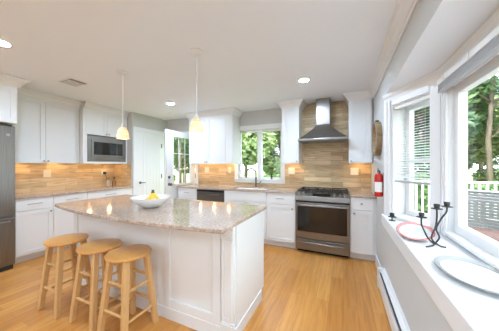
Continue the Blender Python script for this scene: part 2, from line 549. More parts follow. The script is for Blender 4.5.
# mini blind on the angled window, lowered to about a third from the bottom
t = thing('window_blind', 'white mini blind half lowered in the narrow angled bay window', 'blind', ang(0.33, 0.06, 1.18))
MB().box(AO0 + 0.004, AO1 - 0.004, 0.012, 0.05, AZ1 - 0.035, AZ1 - 0.001, ang).build('headrail', 'blind', t, bevel=0.003)
b = MB()
z = AZ1 - 0.055
while z > 1.20:
    c = [ang(s, o, zz) for s, o, zz in ((AO0 + 0.008, 0.017, z - 0.004), (AO1 - 0.008, 0.017, z - 0.004), (AO1 - 0.008, 0.041, z + 0.005), (AO0 + 0.008, 0.041, z + 0.005))]
    c2 = [(p[0], p[1], p[2] + 0.0012) for p in c]
    b.quadbox(c + c2)
    z -= 0.024
b.build('slats', 'blind', t)
MB().box(AO0 + 0.006, AO1 - 0.006, 0.014, 0.045, 1.165, 1.185, ang).build('bottom_rail', 'blind_edge', t, bevel=0.003)
b = MB()
for s in (AO0 + 0.08, AO1 - 0.08):
    q = ang(s, 0.03, 0); b.tube([(q[0], q[1], 1.18), (q[0], q[1], AZ1 - 0.03)], 0.0012, 6)
b.build('ladder_cord', 'blind', t)
# raised blind over the picture window
t = thing('window_blind', 'raised blind gathered in a flat stack over the picture window', 'blind', (BX - 0.03, 1.0, 1.9))
MB().box(BX - 0.062, BX - 0.022, FY0 + 0.0, FY1 + 0.03, 1.945, 1.985).build('headrail', 'blind', t, bevel=0.003)
b = MB()
for k in range(9):
    b.box(BX - 0.058, BX - 0.026, FY0 + 0.01, FY1 + 0.02, 1.902 + k * 0.0047, 1.9052 + k * 0.0047)
b.build('gathered_slats', 'blind_edge', t)
MB().box(BX - 0.06, BX - 0.024, FY0 + 0.01, FY1 + 0.02, 1.884, 1.900).build('bottom_rail', 'blind_edge', t, bevel=0.003)
for yy in (1.95, 1.62, 1.25):
    MB().box(BX - 0.066, BX - 0.018, yy - 0.012, yy + 0.012, 1.94, 1.99).build('bracket', 'blind', t, bevel=0.003)

# ------------------------------------------------------------------ back window, casing
b = MB()
cx0, cx1 = WX0 - 0.065, WX1 + 0.065
b.box(cx0, WX0 + 0.005, WB - 0.022, WB, 0.985, 2.07)
b.box(WX1 - 0.005, cx1, WB - 0.022, WB, 0.985, 2.07)
b.box(cx0 - 0.01, cx1 + 0.01, WB - 0.026, WB, 2.06, 2.155)
b.box(WX0, WX1, WB - 0.022, WB, 0.985, WZ0 + 0.004)
b.box(cx0, cx1, WB - 0.045, WB, 1.045, 1.065)
struct('trim_6', b, 'white', 'white casing of the sink window', bevel=0.003)
backP = lambda s, d, z: (s, WB + d, z)
sash_window('window_5', backP, WX0, WX1, WZ0, WZ1, 0.06, 'white two-pane sink window', st=0.04, mull=-1.555)

# ------------------------------------------------------------------ doors
# closet door on the pantry wall, seen as a plank door
b = MB()
b.box(PX - 0.02, PX + 0.012, 3.085, 3.745, 0.01, 2.06)
for k in range(7):
    y = 3.155 + k * 0.0875
    if k < 6: b.box(PX + 0.012, PX + 0.017, y + 0.004, y + 0.0835, 0.12, 1.97)
b.box(PX + 0.012, PX + 0.020, 3.085, 3.157, 0.01, 2.06); b.box(PX + 0.012, PX + 0.020, 3.680, 3.745, 0.01, 2.06)
b.box(PX + 0.012, PX + 0.020, 3.157, 3.680, 1.97, 2.06); b.box(PX + 0.012, PX + 0.020, 3.157, 3.680, 0.01, 0.13)
d1 = struct('door_1', b, 'white', 'white vertical plank closet door')
b = MB()
b.lathe([(0.028, 0), (0.028, 0.008), (0.012, 0.012), (0.012, 0.045)], (PX + 0.02, 3.165, 0.965), 16, axis='x')
b.tube([(PX + 0.062, 3.155, 0.965), (PX + 0.062, 3.21, 0.965), (PX + 0.060, 3.265, 0.962)], 0.009, 8)
b.build('lever_handle', 'gun', d1, smooth=True)
for z in (0.32, 1.085, 1.80):
    MB().box(PX + 0.018, PX + 0.030, 3.735, 3.755, z - 0.05, z + 0.05).build('hinge', 'gun', d1)
b = MB()
b.box(PX, PX + 0.02, PY0 + 0.012, 3.085, 0, 2.065); b.box(PX, PX + 0.02, 3.745, 3.82, 0, 2.065)
b.box(PX, PX + 0.024, PY0 + 0.008, 3.83, 2.065, 2.15)
struct('trim_7', b, 'white', 'white casing of the closet door', bevel=0.003)

# glazed back door standing open at right angles to the back wall
SX = -3.12
b = MB()
sy0, sy1 = 3.06, 3.915
gz0, gz1, gy0, gy1 = 1.00 - 0.05, 1.93, 3.225, 3.775
b.box(SX - 0.044, SX, sy0, gy0, 0.012, 2.04); b.box(SX - 0.044, SX, gy1, sy1, 0.012, 2.04)
b.box(SX - 0.044, SX, gy0, gy1, gz1, 2.04); b.box(SX - 0.044, SX, gy0, gy1, 0.012, gz0)
d2 = struct('door_2', b, 'white', 'white glazed back door standing open', bevel=0.002)
b = MB()
for (a0, a1, z0, z1) in ((gy0 - 0.025, gy0 + 0.012, gz0 - 0.025, gz1 + 0.025), (gy1 - 0.012, gy1 + 0.025, gz0 - 0.025, gz1 + 0.025), (gy0, gy1, gz1 - 0.012, gz1 + 0.025), (gy0, gy1, gz0 - 0.025, gz0 + 0.012)):
    b.box(SX, SX + 0.012, a0, a1, z0, z1)
b.build('glazing_bead', 'white', d2)
MB().box(SX - 0.024, SX - 0.020, gy0, gy1, gz0, gz1).build('pane', 'glass', d2)
b = MB()
for z in (1.26, 1.58):
    b.box(SX - 0.018, SX - 0.010, gy0, gy1, z - 0.008, z + 0.008)
for y in (gy0 + 0.183, gy0 + 0.366):
    b.box(SX - 0.018, SX - 0.010, y - 0.008, y + 0.008, gz0, gz1)
b.build('muntins', 'white', d2)
for z, nm in ((0.965, 'door_knob'), (1.105, 'deadbolt')):
    b = MB()
    if nm == 'door_knob':
        b.lathe([(0.030, 0), (0.030, 0.006), (0.012, 0.012), (0.012, 0.03), (0.026, 0.040), (0.030, 0.052), (0.022, 0.066), (0.001, 0.068)], (SX, 3.125, z), 18, axis='x')
    else:
        b.lathe([(0.028, 0), (0.028, 0.010), (0.022, 0.014), (0.001, 0.015)], (SX, 3.125, z), 18, axis='x')
        b.box(SX + 0.014, SX + 0.03, 3.119, 3.131, z - 0.018, z + 0.018)
    b.build(nm, 'gun', d2, smooth=True)
for z in (0.3, 1.10, 1.84):
    MB().tube([(SX + 0.006, sy1 + 0.008, z - 0.05), (SX + 0.006, sy1 + 0.008, z + 0.05)], 0.007, 8).build('hinge', 'gun', d2)
b = MB()
b.box(DX0 - 0.001, DX0 + 0.012, WB - 0.02, WB + 0.149, 0, DZ - 0.012)
b.box(DX1, DX1 + 0.075, WB - 0.02, WB, 0, DZ + 0.02)
b.box(DX1 - 0.012, DX1 + 0.001, WB + 0.001, WB + 0.149, 0, DZ - 0.012)
b.box(DX0, DX1 + 0.085, WB - 0.024, WB, DZ, DZ + 0.085)
b.box(DX0 + 0.0005, DX1 - 0.0005, WB + 0.001, WB + 0.149, DZ - 0.012, DZ + 0.001)
struct('trim_8', b, 'white', 'white casing of the back doorway', bevel=0.003)

# ------------------------------------------------------------------ backsplash
BSP = 0.012
b = MB()
b.box(-3.04, cx0, WB - BSP, WB, 0.915, 1.40)
b.box(cx0, cx1, WB - BSP, WB, 0.915, 0.985)
b.box(cx1, -0.69, WB - BSP, WB, 0.915, 1.40)
b.box(-0.69, 0.085, WB - BSP, WB, 0.60, C - 0.003)
b.box(0.085, WR, WB - BSP, WB, 0.915, 1.40)
struct('wall_back_tile', b, 'tile_x', 'tan stacked stone tile behind the range and sink')
struct('wall_left_tile', MB().box(WL, WL + BSP, 1.27, PY0, 0.915, 1.42), 'tile_y', 'tan stacked stone tile on the left wall')
struct('wall_pantry_tile', MB().box(WL + BSP, PX - 0.04, PY0 - BSP, PY0, 0.915, 1.39), 'tile_x', 'tan stacked stone tile on the closet end wall')

# ------------------------------------------------------------------ cabinets
def frameP(kind, plane):
    if kind == 'back': return lambda u, d, z: (u, plane - d, z)         # faces the camera, u = x
    if kind == 'left': return lambda u, d, z: (plane + d, u, z)         # faces right, u = y

def shaker(P, u0, u1, z0, z1, parent, name='door', st=0.058, th=0.020):
    b = MB()
    b.box(u0, u0 + st, 0, th, z0, z1, P); b.box(u1 - st, u1, 0, th, z0, z1, P)
    b.box(u0 + st, u1 - st, 0, th, z1 - st, z1, P); b.box(u0 + st, u1 - st, 0, th, z0, z0 + st, P)
    b.box(u0 + st, u1 - st, 0, th - 0.011, z0 + st, z1 - st, P)
    return b.build(name, 'white', parent)

def slab(P, u0, u1, z0, z1, parent, name='drawer', th=0.020):
    return MB().box(u0, u1, 0, th, z0, z1, P).build(name, 'white', parent, bevel=0.003)

def knob(P, u, z, parent, d=0.020):
    prof = [(0.006, 0), (0.006, 0.012), (0.013, 0.017), (0.015, 0.023), (0.011, 0.029), (0.001, 0.030)]
    rr = []
    for r, h in prof:
        rr.append([P(u + r * math.cos(2 * math.pi * k / 12), d + h, z + r * math.sin(2 * math.pi * k / 12)) for k in range(12)])
    return MB().rings(rr).build('knob', 'nickel', parent, smooth=True)

def pull(P, u, z, parent, w=0.13, d=0.020):
    b = MB()
    b.tube([P(u - w / 2, d + 0.028, z), P(u + w / 2, d + 0.028, z)], 0.0055, 8)
    for s in (-1, 1):
        b.tube([P(u + s * w * 0.38, d, z), P(u + s * w * 0.38, d + 0.028, z)], 0.0045, 8)
    return b.build('pull_handle', 'nickel', parent, smooth=True)

TOE = 0.10
CT = 0.885
def base_cabinet(kind, plane, depth, u0, u1, label, spec, group='white base cabinets'):
    """spec: list of (what, u0, u1, z0, z1, hardware)"""
    P = frameP(kind, plane)
    q = P((u0 + u1) / 2, -depth / 2, 0)
    t = thing('base_cabinet', label, 'cabinet', q, group)
    MB().box(u0, u1, -depth, 0, TOE, CT, P).build('body', 'white', t)
    MB().box(u0, u1, -depth, -0.06, 0.0, TOE, P).build('toe_kick', 'white', t)
    g = 0.0025
    for what, a, c, z0, z1, hw in spec:
        o = slab(P, a + g, c - g, z0 + g, z1 - g, t) if what == 'drawer' else shaker(P, a + g, c - g, z0 + g, z1 - g, t)
        for h in hw:
            if h[0] == 'knob': knob(P, h[1], h[2], o)
            else: pull(P, h[1], h[2], o, h[3] if len(h) > 3 else 0.13)
    return t

BF = 3.325            # carcass front of the back run
bd = WB - BF - 0.001
base_cabinet('back', BF, bd, -3.055, -2.592, 'white base cabinet with one drawer left of the dishwasher', [
    ('drawer', -3.055, -2.592, 0.71, CT, [('pull', -2.823, 0.80)]), ('door', -3.055, -2.592, TOE, 0.71, [('knob', -2.64, 0.66)])])
base_cabinet('back', BF, bd, -1.978, -1.162, 'white two-door sink base cabinet under the back window', [
    ('drawer', -1.978, -1.162, 0.71, CT, []), ('door', -1.978, -1.57, TOE, 0.71, [('knob', -1.61, 0.66)]), ('door', -1.57, -1.162, TOE, 0.71, [('knob', -1.53, 0.66)])])
base_cabinet('back', BF, bd, -1.160, -0.684, 'white base cabinet with a bar pull drawer left of the range', [
    ('drawer', -1.160, -0.684, 0.71, CT, [('pull', -0.93, 0.80)]), ('door', -1.160, -0.684, TOE, 0.71, [('knob', -0.73, 0.65)])])
base_cabinet('back', BF, bd, 0.094, WR - 0.002, 'white base cabinet with a round drawer knob right of the range', [
    ('drawer', 0.094, WR - 0.04, 0.71, CT, [('knob', 0.235, 0.80)]), ('door', 0.094, WR - 0.04, TOE, 0.71, [('knob', 0.145, 0.66)])])
LF = -4.00
ld = LF - WL - 0.001
base_cabinet('left', LF, ld, 1.285, 1.69, 'white base cabinet beside the refrigerator', [
    ('drawer', 1.285, 1.69, 0.71, CT, [('pull', 1.475, 0.80, 0.16)]), ('door', 1.285, 1.69, TOE, 0.71, [('knob', 1.65, 0.665)])])
base_cabinet('left', LF, ld, 1.692, 2.15, 'white base cabinet second from the refrigerator on the left wall', [
    ('drawer', 1.692, 2.15, 0.71, CT, [('pull', 1.92, 0.80, 0.16)]), ('door', 1.692, 2.15, TOE, 0.71, [('knob', 2.10, 0.665)])])
base_cabinet('left', LF, ld, 2.152, PY0 - 0.014, 'wide white base cabinet below the microwave', [
    ('drawer', 2.152, 2.985, 0.71, CT, [('pull', 2.53, 0.80, 0.2)]), ('door', 2.152, 2.57, TOE, 0.71, [('knob', 2.53, 0.665)]), ('door', 2.57, 2.985, TOE, 0.71, [('knob', 2.61, 0.665)])])

UPZ = 1.372
def pucks(P, u0, u1, d, z, parent):
    n = max(1, round((u1 - u0) / 0.36))
    for k in range(n):
        u = u0 + (k + 0.5) * (u1 - u0) / n
        rr = [[P(u + r * math.cos(2 * math.pi * j / 16), d + r * math.sin(2 * math.pi * j / 16), z + h) for j in range(16)] for r, h in ((0.030, 0.0), (0.030, -0.008), (0.026, -0.010))]
        MB().rings(rr).build('puck_light', 'strip', parent)
def upper_cabinet(kind, plane, depth, u0, u1, z0, label, doors, sides=(1, 1), ctop=C - 0.002, strip=True, fill=None, p=0.085, ret=None):
    P = frameP(kind, plane)
    t = thing('upper_cabinet', label, 'cabinet', P((u0 + u1) / 2, -depth / 2, z0), 'white wall cabinets')
    lip = 0.024 if strip else 0.0
    b = MB().box(u0, u1, -depth, 0, z0 + lip, ctop - 0.02, P)
    if strip:
        b.box(u0, u0 + 0.016, -depth, 0, z0, z0 + lip, P); b.box(u1 - 0.016, u1, -depth, 0, z0, z0 + lip, P)
        b.box(u0 + 0.016, u1 - 0.016, -0.016, 0, z0, z0 + lip, P)
    if fill: b.box(fill[0], fill[1], 0, 0.02, z0, ctop - 0.09, P)
    b.build('body', 'white', t)
    b = MB()
    path = []
    rd = depth if ret is None else ret
    if sides[0]: path.append((u0, -rd, -1, 0))
    path.append((u0, 0.0, -1 if sides[0] else 0, 1)); path.append((u1, 0.0, 1 if sides[1] else 0, 1))
    if sides[1]: path.append((u1, -rd, 1, 0))
    rr = []
    for u, d, du, dd in path:
        rr.append([P(u + du * q, d + dd * (q + 0.016), ctop + z) for q, z in crown_prof(p, 0.115)])
    b.rings(rr)
    b.build('crown', 'white', t)
    for a, c, dz0, dz1, hw in doors:
        o = shaker(P, a + 0.002, c - 0.002, dz0 + 0.002, dz1 - 0.002, t)
        for h in hw: knob(P, h[0], h[1], o)
    if strip: pucks(P, u0, u1, -depth * 0.5, z0 + 0.0235, t)
    return t
UF = 3.64; ud = WB - UF - 0.013
TOPZ = C - 0.11
upper_cabinet('back', UF, ud, -3.045, -1.975 - 0.0, UPZ, 'wide white wall cabinet left of the sink window', [
    (-3.045, -2.59, UPZ, TOPZ, [(-2.615, UPZ + 0.035)]), (-2.59, -2.135, UPZ, TOPZ, [(-2.565, UPZ + 0.035)])], fill=(-2.133, -1.975))
upper_cabinet('back', UF, ud, -0.990, -0.690, UPZ, 'narrow white wall cabinet left of the range hood', [(-0.990, -0.690, UPZ, TOPZ, [(-0.72, UPZ + 0.035)])])
upper_cabinet('back', UF, ud, 0.082, WR - 0.012, UPZ, 'narrow white wall cabinet right of the range hood', [(0.082, WR - 0.03, UPZ, TOPZ, [(0.115, UPZ + 0.035)])], sides=(1, 0))
ULF = -4.27; uld = ULF - WL - 0.013
upper_cabinet('left', ULF, uld, 1.30, 2.168, UPZ, 'white two-door wall cabinet between refrigerator and microwave', [
    (1.30, 1.705, UPZ, TOPZ, [(1.68, UPZ + 0.035)]), (1.705, 2.165, UPZ, TOPZ, [(1.73, UPZ + 0.035)])], sides=(0, 0))
# over the refrigerator
upper_cabinet('left', -3.86, -3.86 - WL - 0.001, 0.33, 1.258, 1.875, 'deep white cabinet above the refrigerator', [
    (0.33, 0.81, 1.875, TOPZ, [(0.78, 1.91)]), (0.81, 1.258, 1.875, TOPZ, [(0.84, 1.91)])], sides=(0, 1), strip=False, ret=0.30, p=0.105)
# cabinet that holds the microwave
MF = -4.17
P = frameP('left', MF)
MY0, MY1, MZ0, MZ1 = 2.235, 2.955, 1.408, 1.875
t = thing('upper_cabinet', 'white cabinet with the microwave built in', 'cabinet', (-4.4, 2.6, 1.372), 'white wall cabinets')
b = MB(); md_ = MF - WL - 0.013
b.box(2.17, MY0, -md_, 0.02, UPZ, MZ1 + 0.02, P); b.box(MY1, PY0 - 0.013, -md_, 0.02, UPZ, MZ1 + 0.02, P)
b.box(2.17, 2.213, 0, 0.02, MZ1 + 0.02, TOPZ, P); b.box(2.957, PY0 - 0.013, 0, 0.02, MZ1 + 0.02, TOPZ, P)
b.box(MY0, MY1, -md_, 0.0, UPZ + 0.021, MZ0, P); b.box(MY0, MY1, 0.0, 0.02, UPZ, MZ0, P)
b.box(2.17, PY0 - 0.013, -md_, 0, MZ1 + 0.02, C - 0.02, P)
b.box(MY0, MY1, -md_, -md_ + 0.02, MZ0, MZ1 + 0.02, P)
b.build('body', 'white', t)
b = MB()
rr = []
for u, d, du, dd in ((2.172, 0.0, -0.0, 1), (PY0 - 0.013, 0.0, 0, 1)):
    rr.append([P(u + du * q, d + dd * (q + 0.016), C - 0.002 + z) for q, z in crown_prof(0.085, 0.115)])
b.rings(rr).build('crown', 'white', t)
for a, c, k in ((2.215, 2.585, 2.56), (2.585, 2.955, 2.61)):
    o = shaker(P, a + 0.002, c - 0.002, MZ1 + 0.025, TOPZ, t); knob(P, k, MZ1 + 0.06, o)
pucks(P, 2.21, 2.95, -md_ * 0.5, UPZ + 0.0205, t)
# microwave
t = thing('microwave', 'stainless built-in microwave with black window in the left cabinets', 'microwave', (-4.2, 2.6, MZ0))
MB().box(MY0 + 0.01, MY1 - 0.01, -0.33, -0.0005, MZ0 + 0.01, MZ1 - 0.01, P).build('body', 'grey_metal', t)
b = MB()
for a in ((MY0, MY0 + 0.06, MZ0, MZ1), (MY1 - 0.05, MY1, MZ0, MZ1), (MY0 + 0.06, MY1 - 0.05, MZ0, MZ0 + 0.075), (MY0 + 0.06, MY1 - 0.05, MZ1 - 0.06, MZ1)):
    b.box(a[0], a[1], 0.0, 0.028, a[2], a[3], P)
b.build('trim_frame', 'steel', t, bevel=0.003)
o = MB().box(MY0 + 0.062, MY1 - 0.052, 0.0, 0.036, MZ0 + 0.078, MZ1 - 0.063, P).build('door', 'steel', t, bevel=0.004)
MB().box(MY0 + 0.10, MY1 - 0.20, 0.034, 0.038, MZ0 + 0.125, MZ1 - 0.105, P).build('window', 'blackglass', o)
MB().box(MY1 - 0.19, MY1 - 0.075, 0.034, 0.038, MZ0 + 0.125, MZ1 - 0.105, P).build('control_panel', 'black', o)
MB().box(MY0 + 0.12, MY1 - 0.12, 0.0279, 0.031, MZ0 + 0.025, MZ0 + 0.032, P).build('vent_slot', 'slot', t)

# ------------------------------------------------------------------ countertops
single('countertop', MB().box(WL + 0.001, LF + 0.05, 1.27, PY0 - 0.013, CT, 0.915), 'granite', 'speckled tan granite countertop along the left wall', 'countertop', (-4.27, 2.1, CT), 'granite countertops', bevel=0.006)
SXa, SXb, SYa, SYb = -1.92, -1.22, 3.42, 3.80
b = MB()
b.box(-3.085, SXa, BF - 0.035, WB - BSP - 0.001, CT, 0.915); b.box(SXb, -0.684, BF - 0.035, WB - BSP - 0.001, CT, 0.915)
b.box(SXa, SXb, BF - 0.035, SYa, CT, 0.915); b.box(SXa, SXb, SYb, WB - BSP - 0.001, CT, 0.915)
single('countertop', b, 'granite', 'speckled tan granite countertop around the sink along the back wall', 'countertop', (-1.9, 3.6, CT), 'granite countertops')
single('countertop', MB().box(0.094, WR - 0.001, BF - 0.035, WB - BSP - 0.001, CT, 0.915), 'granite', 'short granite countertop right of the range', 'countertop', (0.25, 3.6, CT), 'granite countertops', bevel=0.006)
b = MB()
for a in ((SXa, SXb, SYa, SYb, 0.70, 0.705), (SXa - 0.004, SXa, SYa, SYb, 0.70, CT - 0.001), (SXb, SXb + 0.004, SYa, SYb, 0.70, CT - 0.001), (SXa, SXb, SYa - 0.004, SYa, 0.70, CT - 0.001), (SXa, SXb, SYb, SYb + 0.004, 0.70, CT - 0.001)):
    b.box(*a)
t = thing('sink', 'stainless undermount sink below the back window', 'sink', (-1.57, 3.61, 0.70))
b.build('basin', 'steel', t)
MB().lathe([(0.045, 0.0), (0.045, 0.006), (0.02, 0.008)], (-1.57, 3.61, 0.705), 16).build('drain', 'nickel', t)
# faucet
t = thing('faucet', 'dark gooseneck kitchen faucet behind the sink', 'faucet', (-1.575, 3.85, 0.915))
MB().lathe([(0.030, 0), (0.030, 0.008), (0.020, 0.015), (0.018, 0.09), (0.014, 0.10)], (-1.575, 3.85, 0.915), 18).build('base', 'gun', t, smooth=True)
pts = [(-1.575, 3.85, 1.0), (-1.575, 3.85, 1.19)]
for k in range(1, 10):
    a = math.pi * k / 9
    pts.append((-1.575 - 0.085 * (1 - math.cos(a)), 3.85 - 0.045 * (1 - math.cos(a)) , 1.19 + 0.085 * math.sin(a)))
MB().tube(pts, 0.0155, 12).build('spout', 'gun', t, smooth=True)
e = pts[-1]
MB().tube([e, (e[0], e[1], e[2] - 0.05), (e[0], e[1], e[2] - 0.10)], [0.013, 0.017, 0.020], 12).build('spray_head', 'gun', t, smooth=True)
MB().tube([(-1.555, 3.85, 0.975), (-1.50, 3.845, 0.985), (-1.46, 3.84, 1.03)], 0.008, 8).build('lever', 'gun', t, smooth=True)

# ------------------------------------------------------------------ island
IX0, IX1, IY0, IY1 = -2.83, -0.752, 1.395, 2.03
t = thing('kitchen_island', 'large white panelled kitchen island', 'island', (-1.8, 1.7, 0))
b = MB()
b.box(IX0, IX1, IY0, IY1, 0.09, CT)
b.box(IX0, IX1, IY0, IY1 - 0.07, 0.0, 0.09)
b.build('body', 'white', t)
ifr = lambda u, d, z: (u, IY0 - d, z)
PILX = -0.86
b = MB()
seam = [IX0 + 0.0, -1.444, PILX]
for a, c in zip(seam, seam[1:]):
    b2 = MB(); s_ = 0.075
    b2.box(a, a + s_, 0, 0.014, 0.10, CT, ifr); b2.box(c - s_, c, 0, 0.014, 0.10, CT, ifr)
    b2.box(a + s_, c - s_, 0, 0.014, CT - s_, CT, ifr); b2.box(a + s_, c - s_, 0, 0.014, 0.10, 0.10 + s_, ifr)
    b2.build('front_panel', 'white', t, bevel=0.003)
b2 = MB()
b2.box(PILX + 0.002, IX1 + 0.008, 0, 0.022, 0.0, 0.13, ifr); b2.box(PILX + 0.004, IX1 + 0.006, 0, 0.018, 0.13, 0.145, ifr)
b2.box(PILX + 0.010, IX1, 0, 0.012, 0.145, 0.80, ifr)
b2.box(PILX + 0.010, PILX + 0.030, 0.012, 0.019, 0.16, 0.76, ifr); b2.box(IX1 - 0.024, IX1 - 0.004, 0.012, 0.019, 0.16, 0.76, ifr)
b2.box(PILX + 0.030, IX1 - 0.024, 0.012, 0.019, 0.16, 0.18, ifr); b2.box(PILX + 0.030, IX1 - 0.024, 0.012, 0.019, 0.74, 0.76, ifr)
b2.box(PILX + 0.004, IX1 + 0.004, 0, 0.019, 0.775, 0.795, ifr); b2.box(PILX + 0.008, IX1, 0, 0.015, 0.795, 0.82, ifr)
b2.box(PILX + 0.002, IX1 + 0.006, 0, 0.026, 0.82, 0.845, ifr); b2.box(PILX + 0.006, IX1 + 0.004, 0, 0.020, 0.845, CT, ifr)
b2.build('pilaster', 'white', t, bevel=0.003)
isd = lambda u, d, z: (IX1 + d, u, z)
b = MB()
b.box(IY0 + 0.03, IY1 - 0.0, 0, 0.008, 0.10, CT, isd)
b.build('side_panel', 'white', t)
b = MB()
b.box(IX0 - 0.014, PILX, 0, 0.018, 0, 0.10, ifr)
b.box(IY0 + 0.0, IY1 - 0.07, 0, 0.016, 0, 0.10, isd)
b.build('baseboard', 'white', t, bevel=0.003)
wk = lambda u, d, z: (u, IY1 + d, z)
for a, c in ((IX0, -2.14), (-2.14, -1.45), (-1.45, IX1)):
    o = shaker(wk, a + 0.002, c - 0.002, 0.10, CT - 0.004, t); knob(wk, c - 0.04, 0.78, o)
# top with a bowed seating edge
pts = []
n = 24
for k in range(n + 1):
    u = k / n
    x = -2.865 + u * (2.865 - 0.745); yy = 1.222 - 0.047 * u - 0.10 * (1 - (2 * u - 1) ** 2)
    pts.append((x, yy))
pts = [(-2.89, 2.03), (-2.89, 1.25), (-2.884, 1.232)] + pts + [(-0.725, 1.182), (-0.72, 1.205), (-0.72, 2.055), (-0.735, 2.07), (-2.87, 2.07), (-2.885, 2.058)]
single('island_countertop', MB().prism(pts, CT + 0.0005, 0.917), 'granite', 'bow-fronted speckled granite top on the island', 'countertop', (-1.8, 1.6, CT), 'granite countertops', bevel=0.007)

# fruit bowl
BW = (-1.77, 1.535, 0.9175)
t = single('fruit_bowl', MB().lathe([(0.001, 0.004), (0.065, 0.0), (0.075, 0.004), (0.112, 0.022), (0.158, 0.060), (0.188, 0.096), (0.191, 0.101), (0.185, 0.101), (0.152, 0.066), (0.106, 0.030), (0.065, 0.012), (0.001, 0.010)], BW, 40), 'ceramic', 'wide white ceramic bowl on the island holding bananas', 'bowl', BW, smooth=True)
def banana(phi, drop, label):
    top = Vector((BW[0] + 0.035, BW[1] - 0.01, BW[2] + 0.160))
    t = thing('banana', label, 'banana', (BW[0] + 0.04, BW[1], BW[2] + 0.06), 'bananas in the white bowl')
    d = Vector((math.cos(R(phi)), math.sin(R(phi)), 0)); n = 13; pts = []; rad = []
    for k in range(n):
        u = k / (n - 1); a = 0.12 + u * 1.25
        pts.append(top + d * (0.012 + 0.075 * (1 - math.cos(a * 1.15)) * 1.0 + 0.012 * u) + Vector((0, 0, -drop * math.sin(a) - 0.004)))
        rad.append(0.0150 * min(1.0, 0.45 + 3.2 * min(u, 1 - u)))
    MB().tube(pts, rad, 7).build('fruit', 'banana', t, smooth=True)
    e = (pts[0] - pts[1]).normalized()
    MB().tube([pts[0] - e * 0.002, pts[0] + e * 0.012, pts[0] + e * 0.030], [0.008, 0.006, 0.0085], 7).build('stem', 'stem', t, smooth=True)
for phi, drop, lab in ((195, 0.098, 'banana at the left of the bunch in the white bowl'), (255, 0.108, 'banana at the front middle of the bunch in the white bowl'), (310, 0.100, 'banana at the front right of the bunch in the white bowl'), (10, 0.085, 'banana at the far right of the bunch in the white bowl')):
    banana(phi, drop, lab)

# ------------------------------------------------------------------ stools
def make_stool(label, loc):
    t = thing('bar_stool', label, 'stool', (0, 0, 0), 'round wooden bar stools at the island')
    H = 0.637
    MB().lathe([(0.001, H - 0.034), (0.145, H - 0.034), (0.163, H - 0.026), (0.168, H - 0.014), (0.163, H - 0.004), (0.147, H), (0.001, H - 0.002)], (0, 0, 0), 44).build('seat', 'seatwood', t, smooth=True)
    top, bot = 0.090, 0.142
    def at(sx, sy, z):
        k = bot + (top - bot) * z / (H - 0.034)
        return (sx * k, sy * k, z)
    for sx in (-1, 1):
        for sy in (-1, 1):
            MB().bar(at(sx, sy, 0), at(sx, sy, H - 0.032), 0.040, 0.040, 0.043, 0.043).build('leg', 'stoolwood', t, bevel=0.006)
    for sx in (-1, 1):
        for z in (0.16, 0.375):
            MB().tube([at(sx, -1, z), at(sx, 1, z)], 0.0105, 10).build('rung', 'stoolwood', t, smooth=True)
    for sy in (-1, 1):
        for z in (0.205, 0.42):
            MB().tube([at(-1, sy, z), at(1, sy, z)], 0.0105, 10).build('rung', 'stoolwood', t, smooth=True)
    t.location = loc
    return t
st = make_stool('honey wood bar stool leftmost, nearest the refrigerator', (-2.43, 1.135, 0))
for lab, loc in (('honey wood bar stool in the middle of three', (-1.972, 1.165, 0)), ('honey wood bar stool rightmost, nearest the island post', (-1.595, 1.165, 0))):
    c = copy_tree(st); c.location = loc; c['label'] = lab

# ------------------------------------------------------------------ refrigerator
FX = -3.885
t = thing('refrigerator', 'stainless bottom-freezer refrigerator at the left edge', 'refrigerator', (-4.2, 0.8, 0))
MB().box(WL + 0.02, FX - 0.06, 0.345, 1.255, 0.03, 1.835).build('body', 'grey_metal', t)
o = MB().box(FX - 0.055, FX, 0.803, 1.255, 0.685, 1.84).build('door', 'fridge_steel', t, bevel=0.008)
o2 = MB().box(FX - 0.055, FX, 0.345, 0.797, 0.685, 1.84).build('door', 'fridge_steel', t, bevel=0.008)
for oo, y in ((o, 0.85), (o2, 0.75)):
    MB().tube([(FX + 0.0, y, 0.80), (FX + 0.05, y, 0.83), (FX + 0.05, y, 1.60), (FX + 0.0, y, 1.63)], 0.012, 8).build('handle', 'steel', oo, smooth=True)
b = MB().lathe([(0.018, 0), (0.018, 0.003), (0.001, 0.004)], (FX, 1.19, 1.725), 20, axis='x')
b.build('emblem', 'silver', o, smooth=True)
o = MB().box(FX - 0.055, FX, 0.345, 1.255, 0.06, 0.665).build('freezer_drawer', 'fridge_steel', t, bevel=0.008)
b = MB()
pts = [(FX + 0.0, 0.40, 0.625)] + [(FX + 0.042 + 0.008 * math.sin(math.pi * k / 8), 0.42 + k * 0.095, 0.625) for k in range(9)] + [(FX + 0.0, 1.20, 0.625)]
b.tube(pts, 0.012, 8).build('handle', 'steel', o, smooth=True)
MB().box(FX - 0.12, FX - 0.03, 1.16, 1.235, 1.84, 1.858).build('hinge_cover', 'dark_plastic', t, bevel=0.004)
MB().box(FX - 0.10, FX - 0.02, 0.36, 1.24, 0.0, 0.055).build('kick_plate', 'dark_plastic', t)

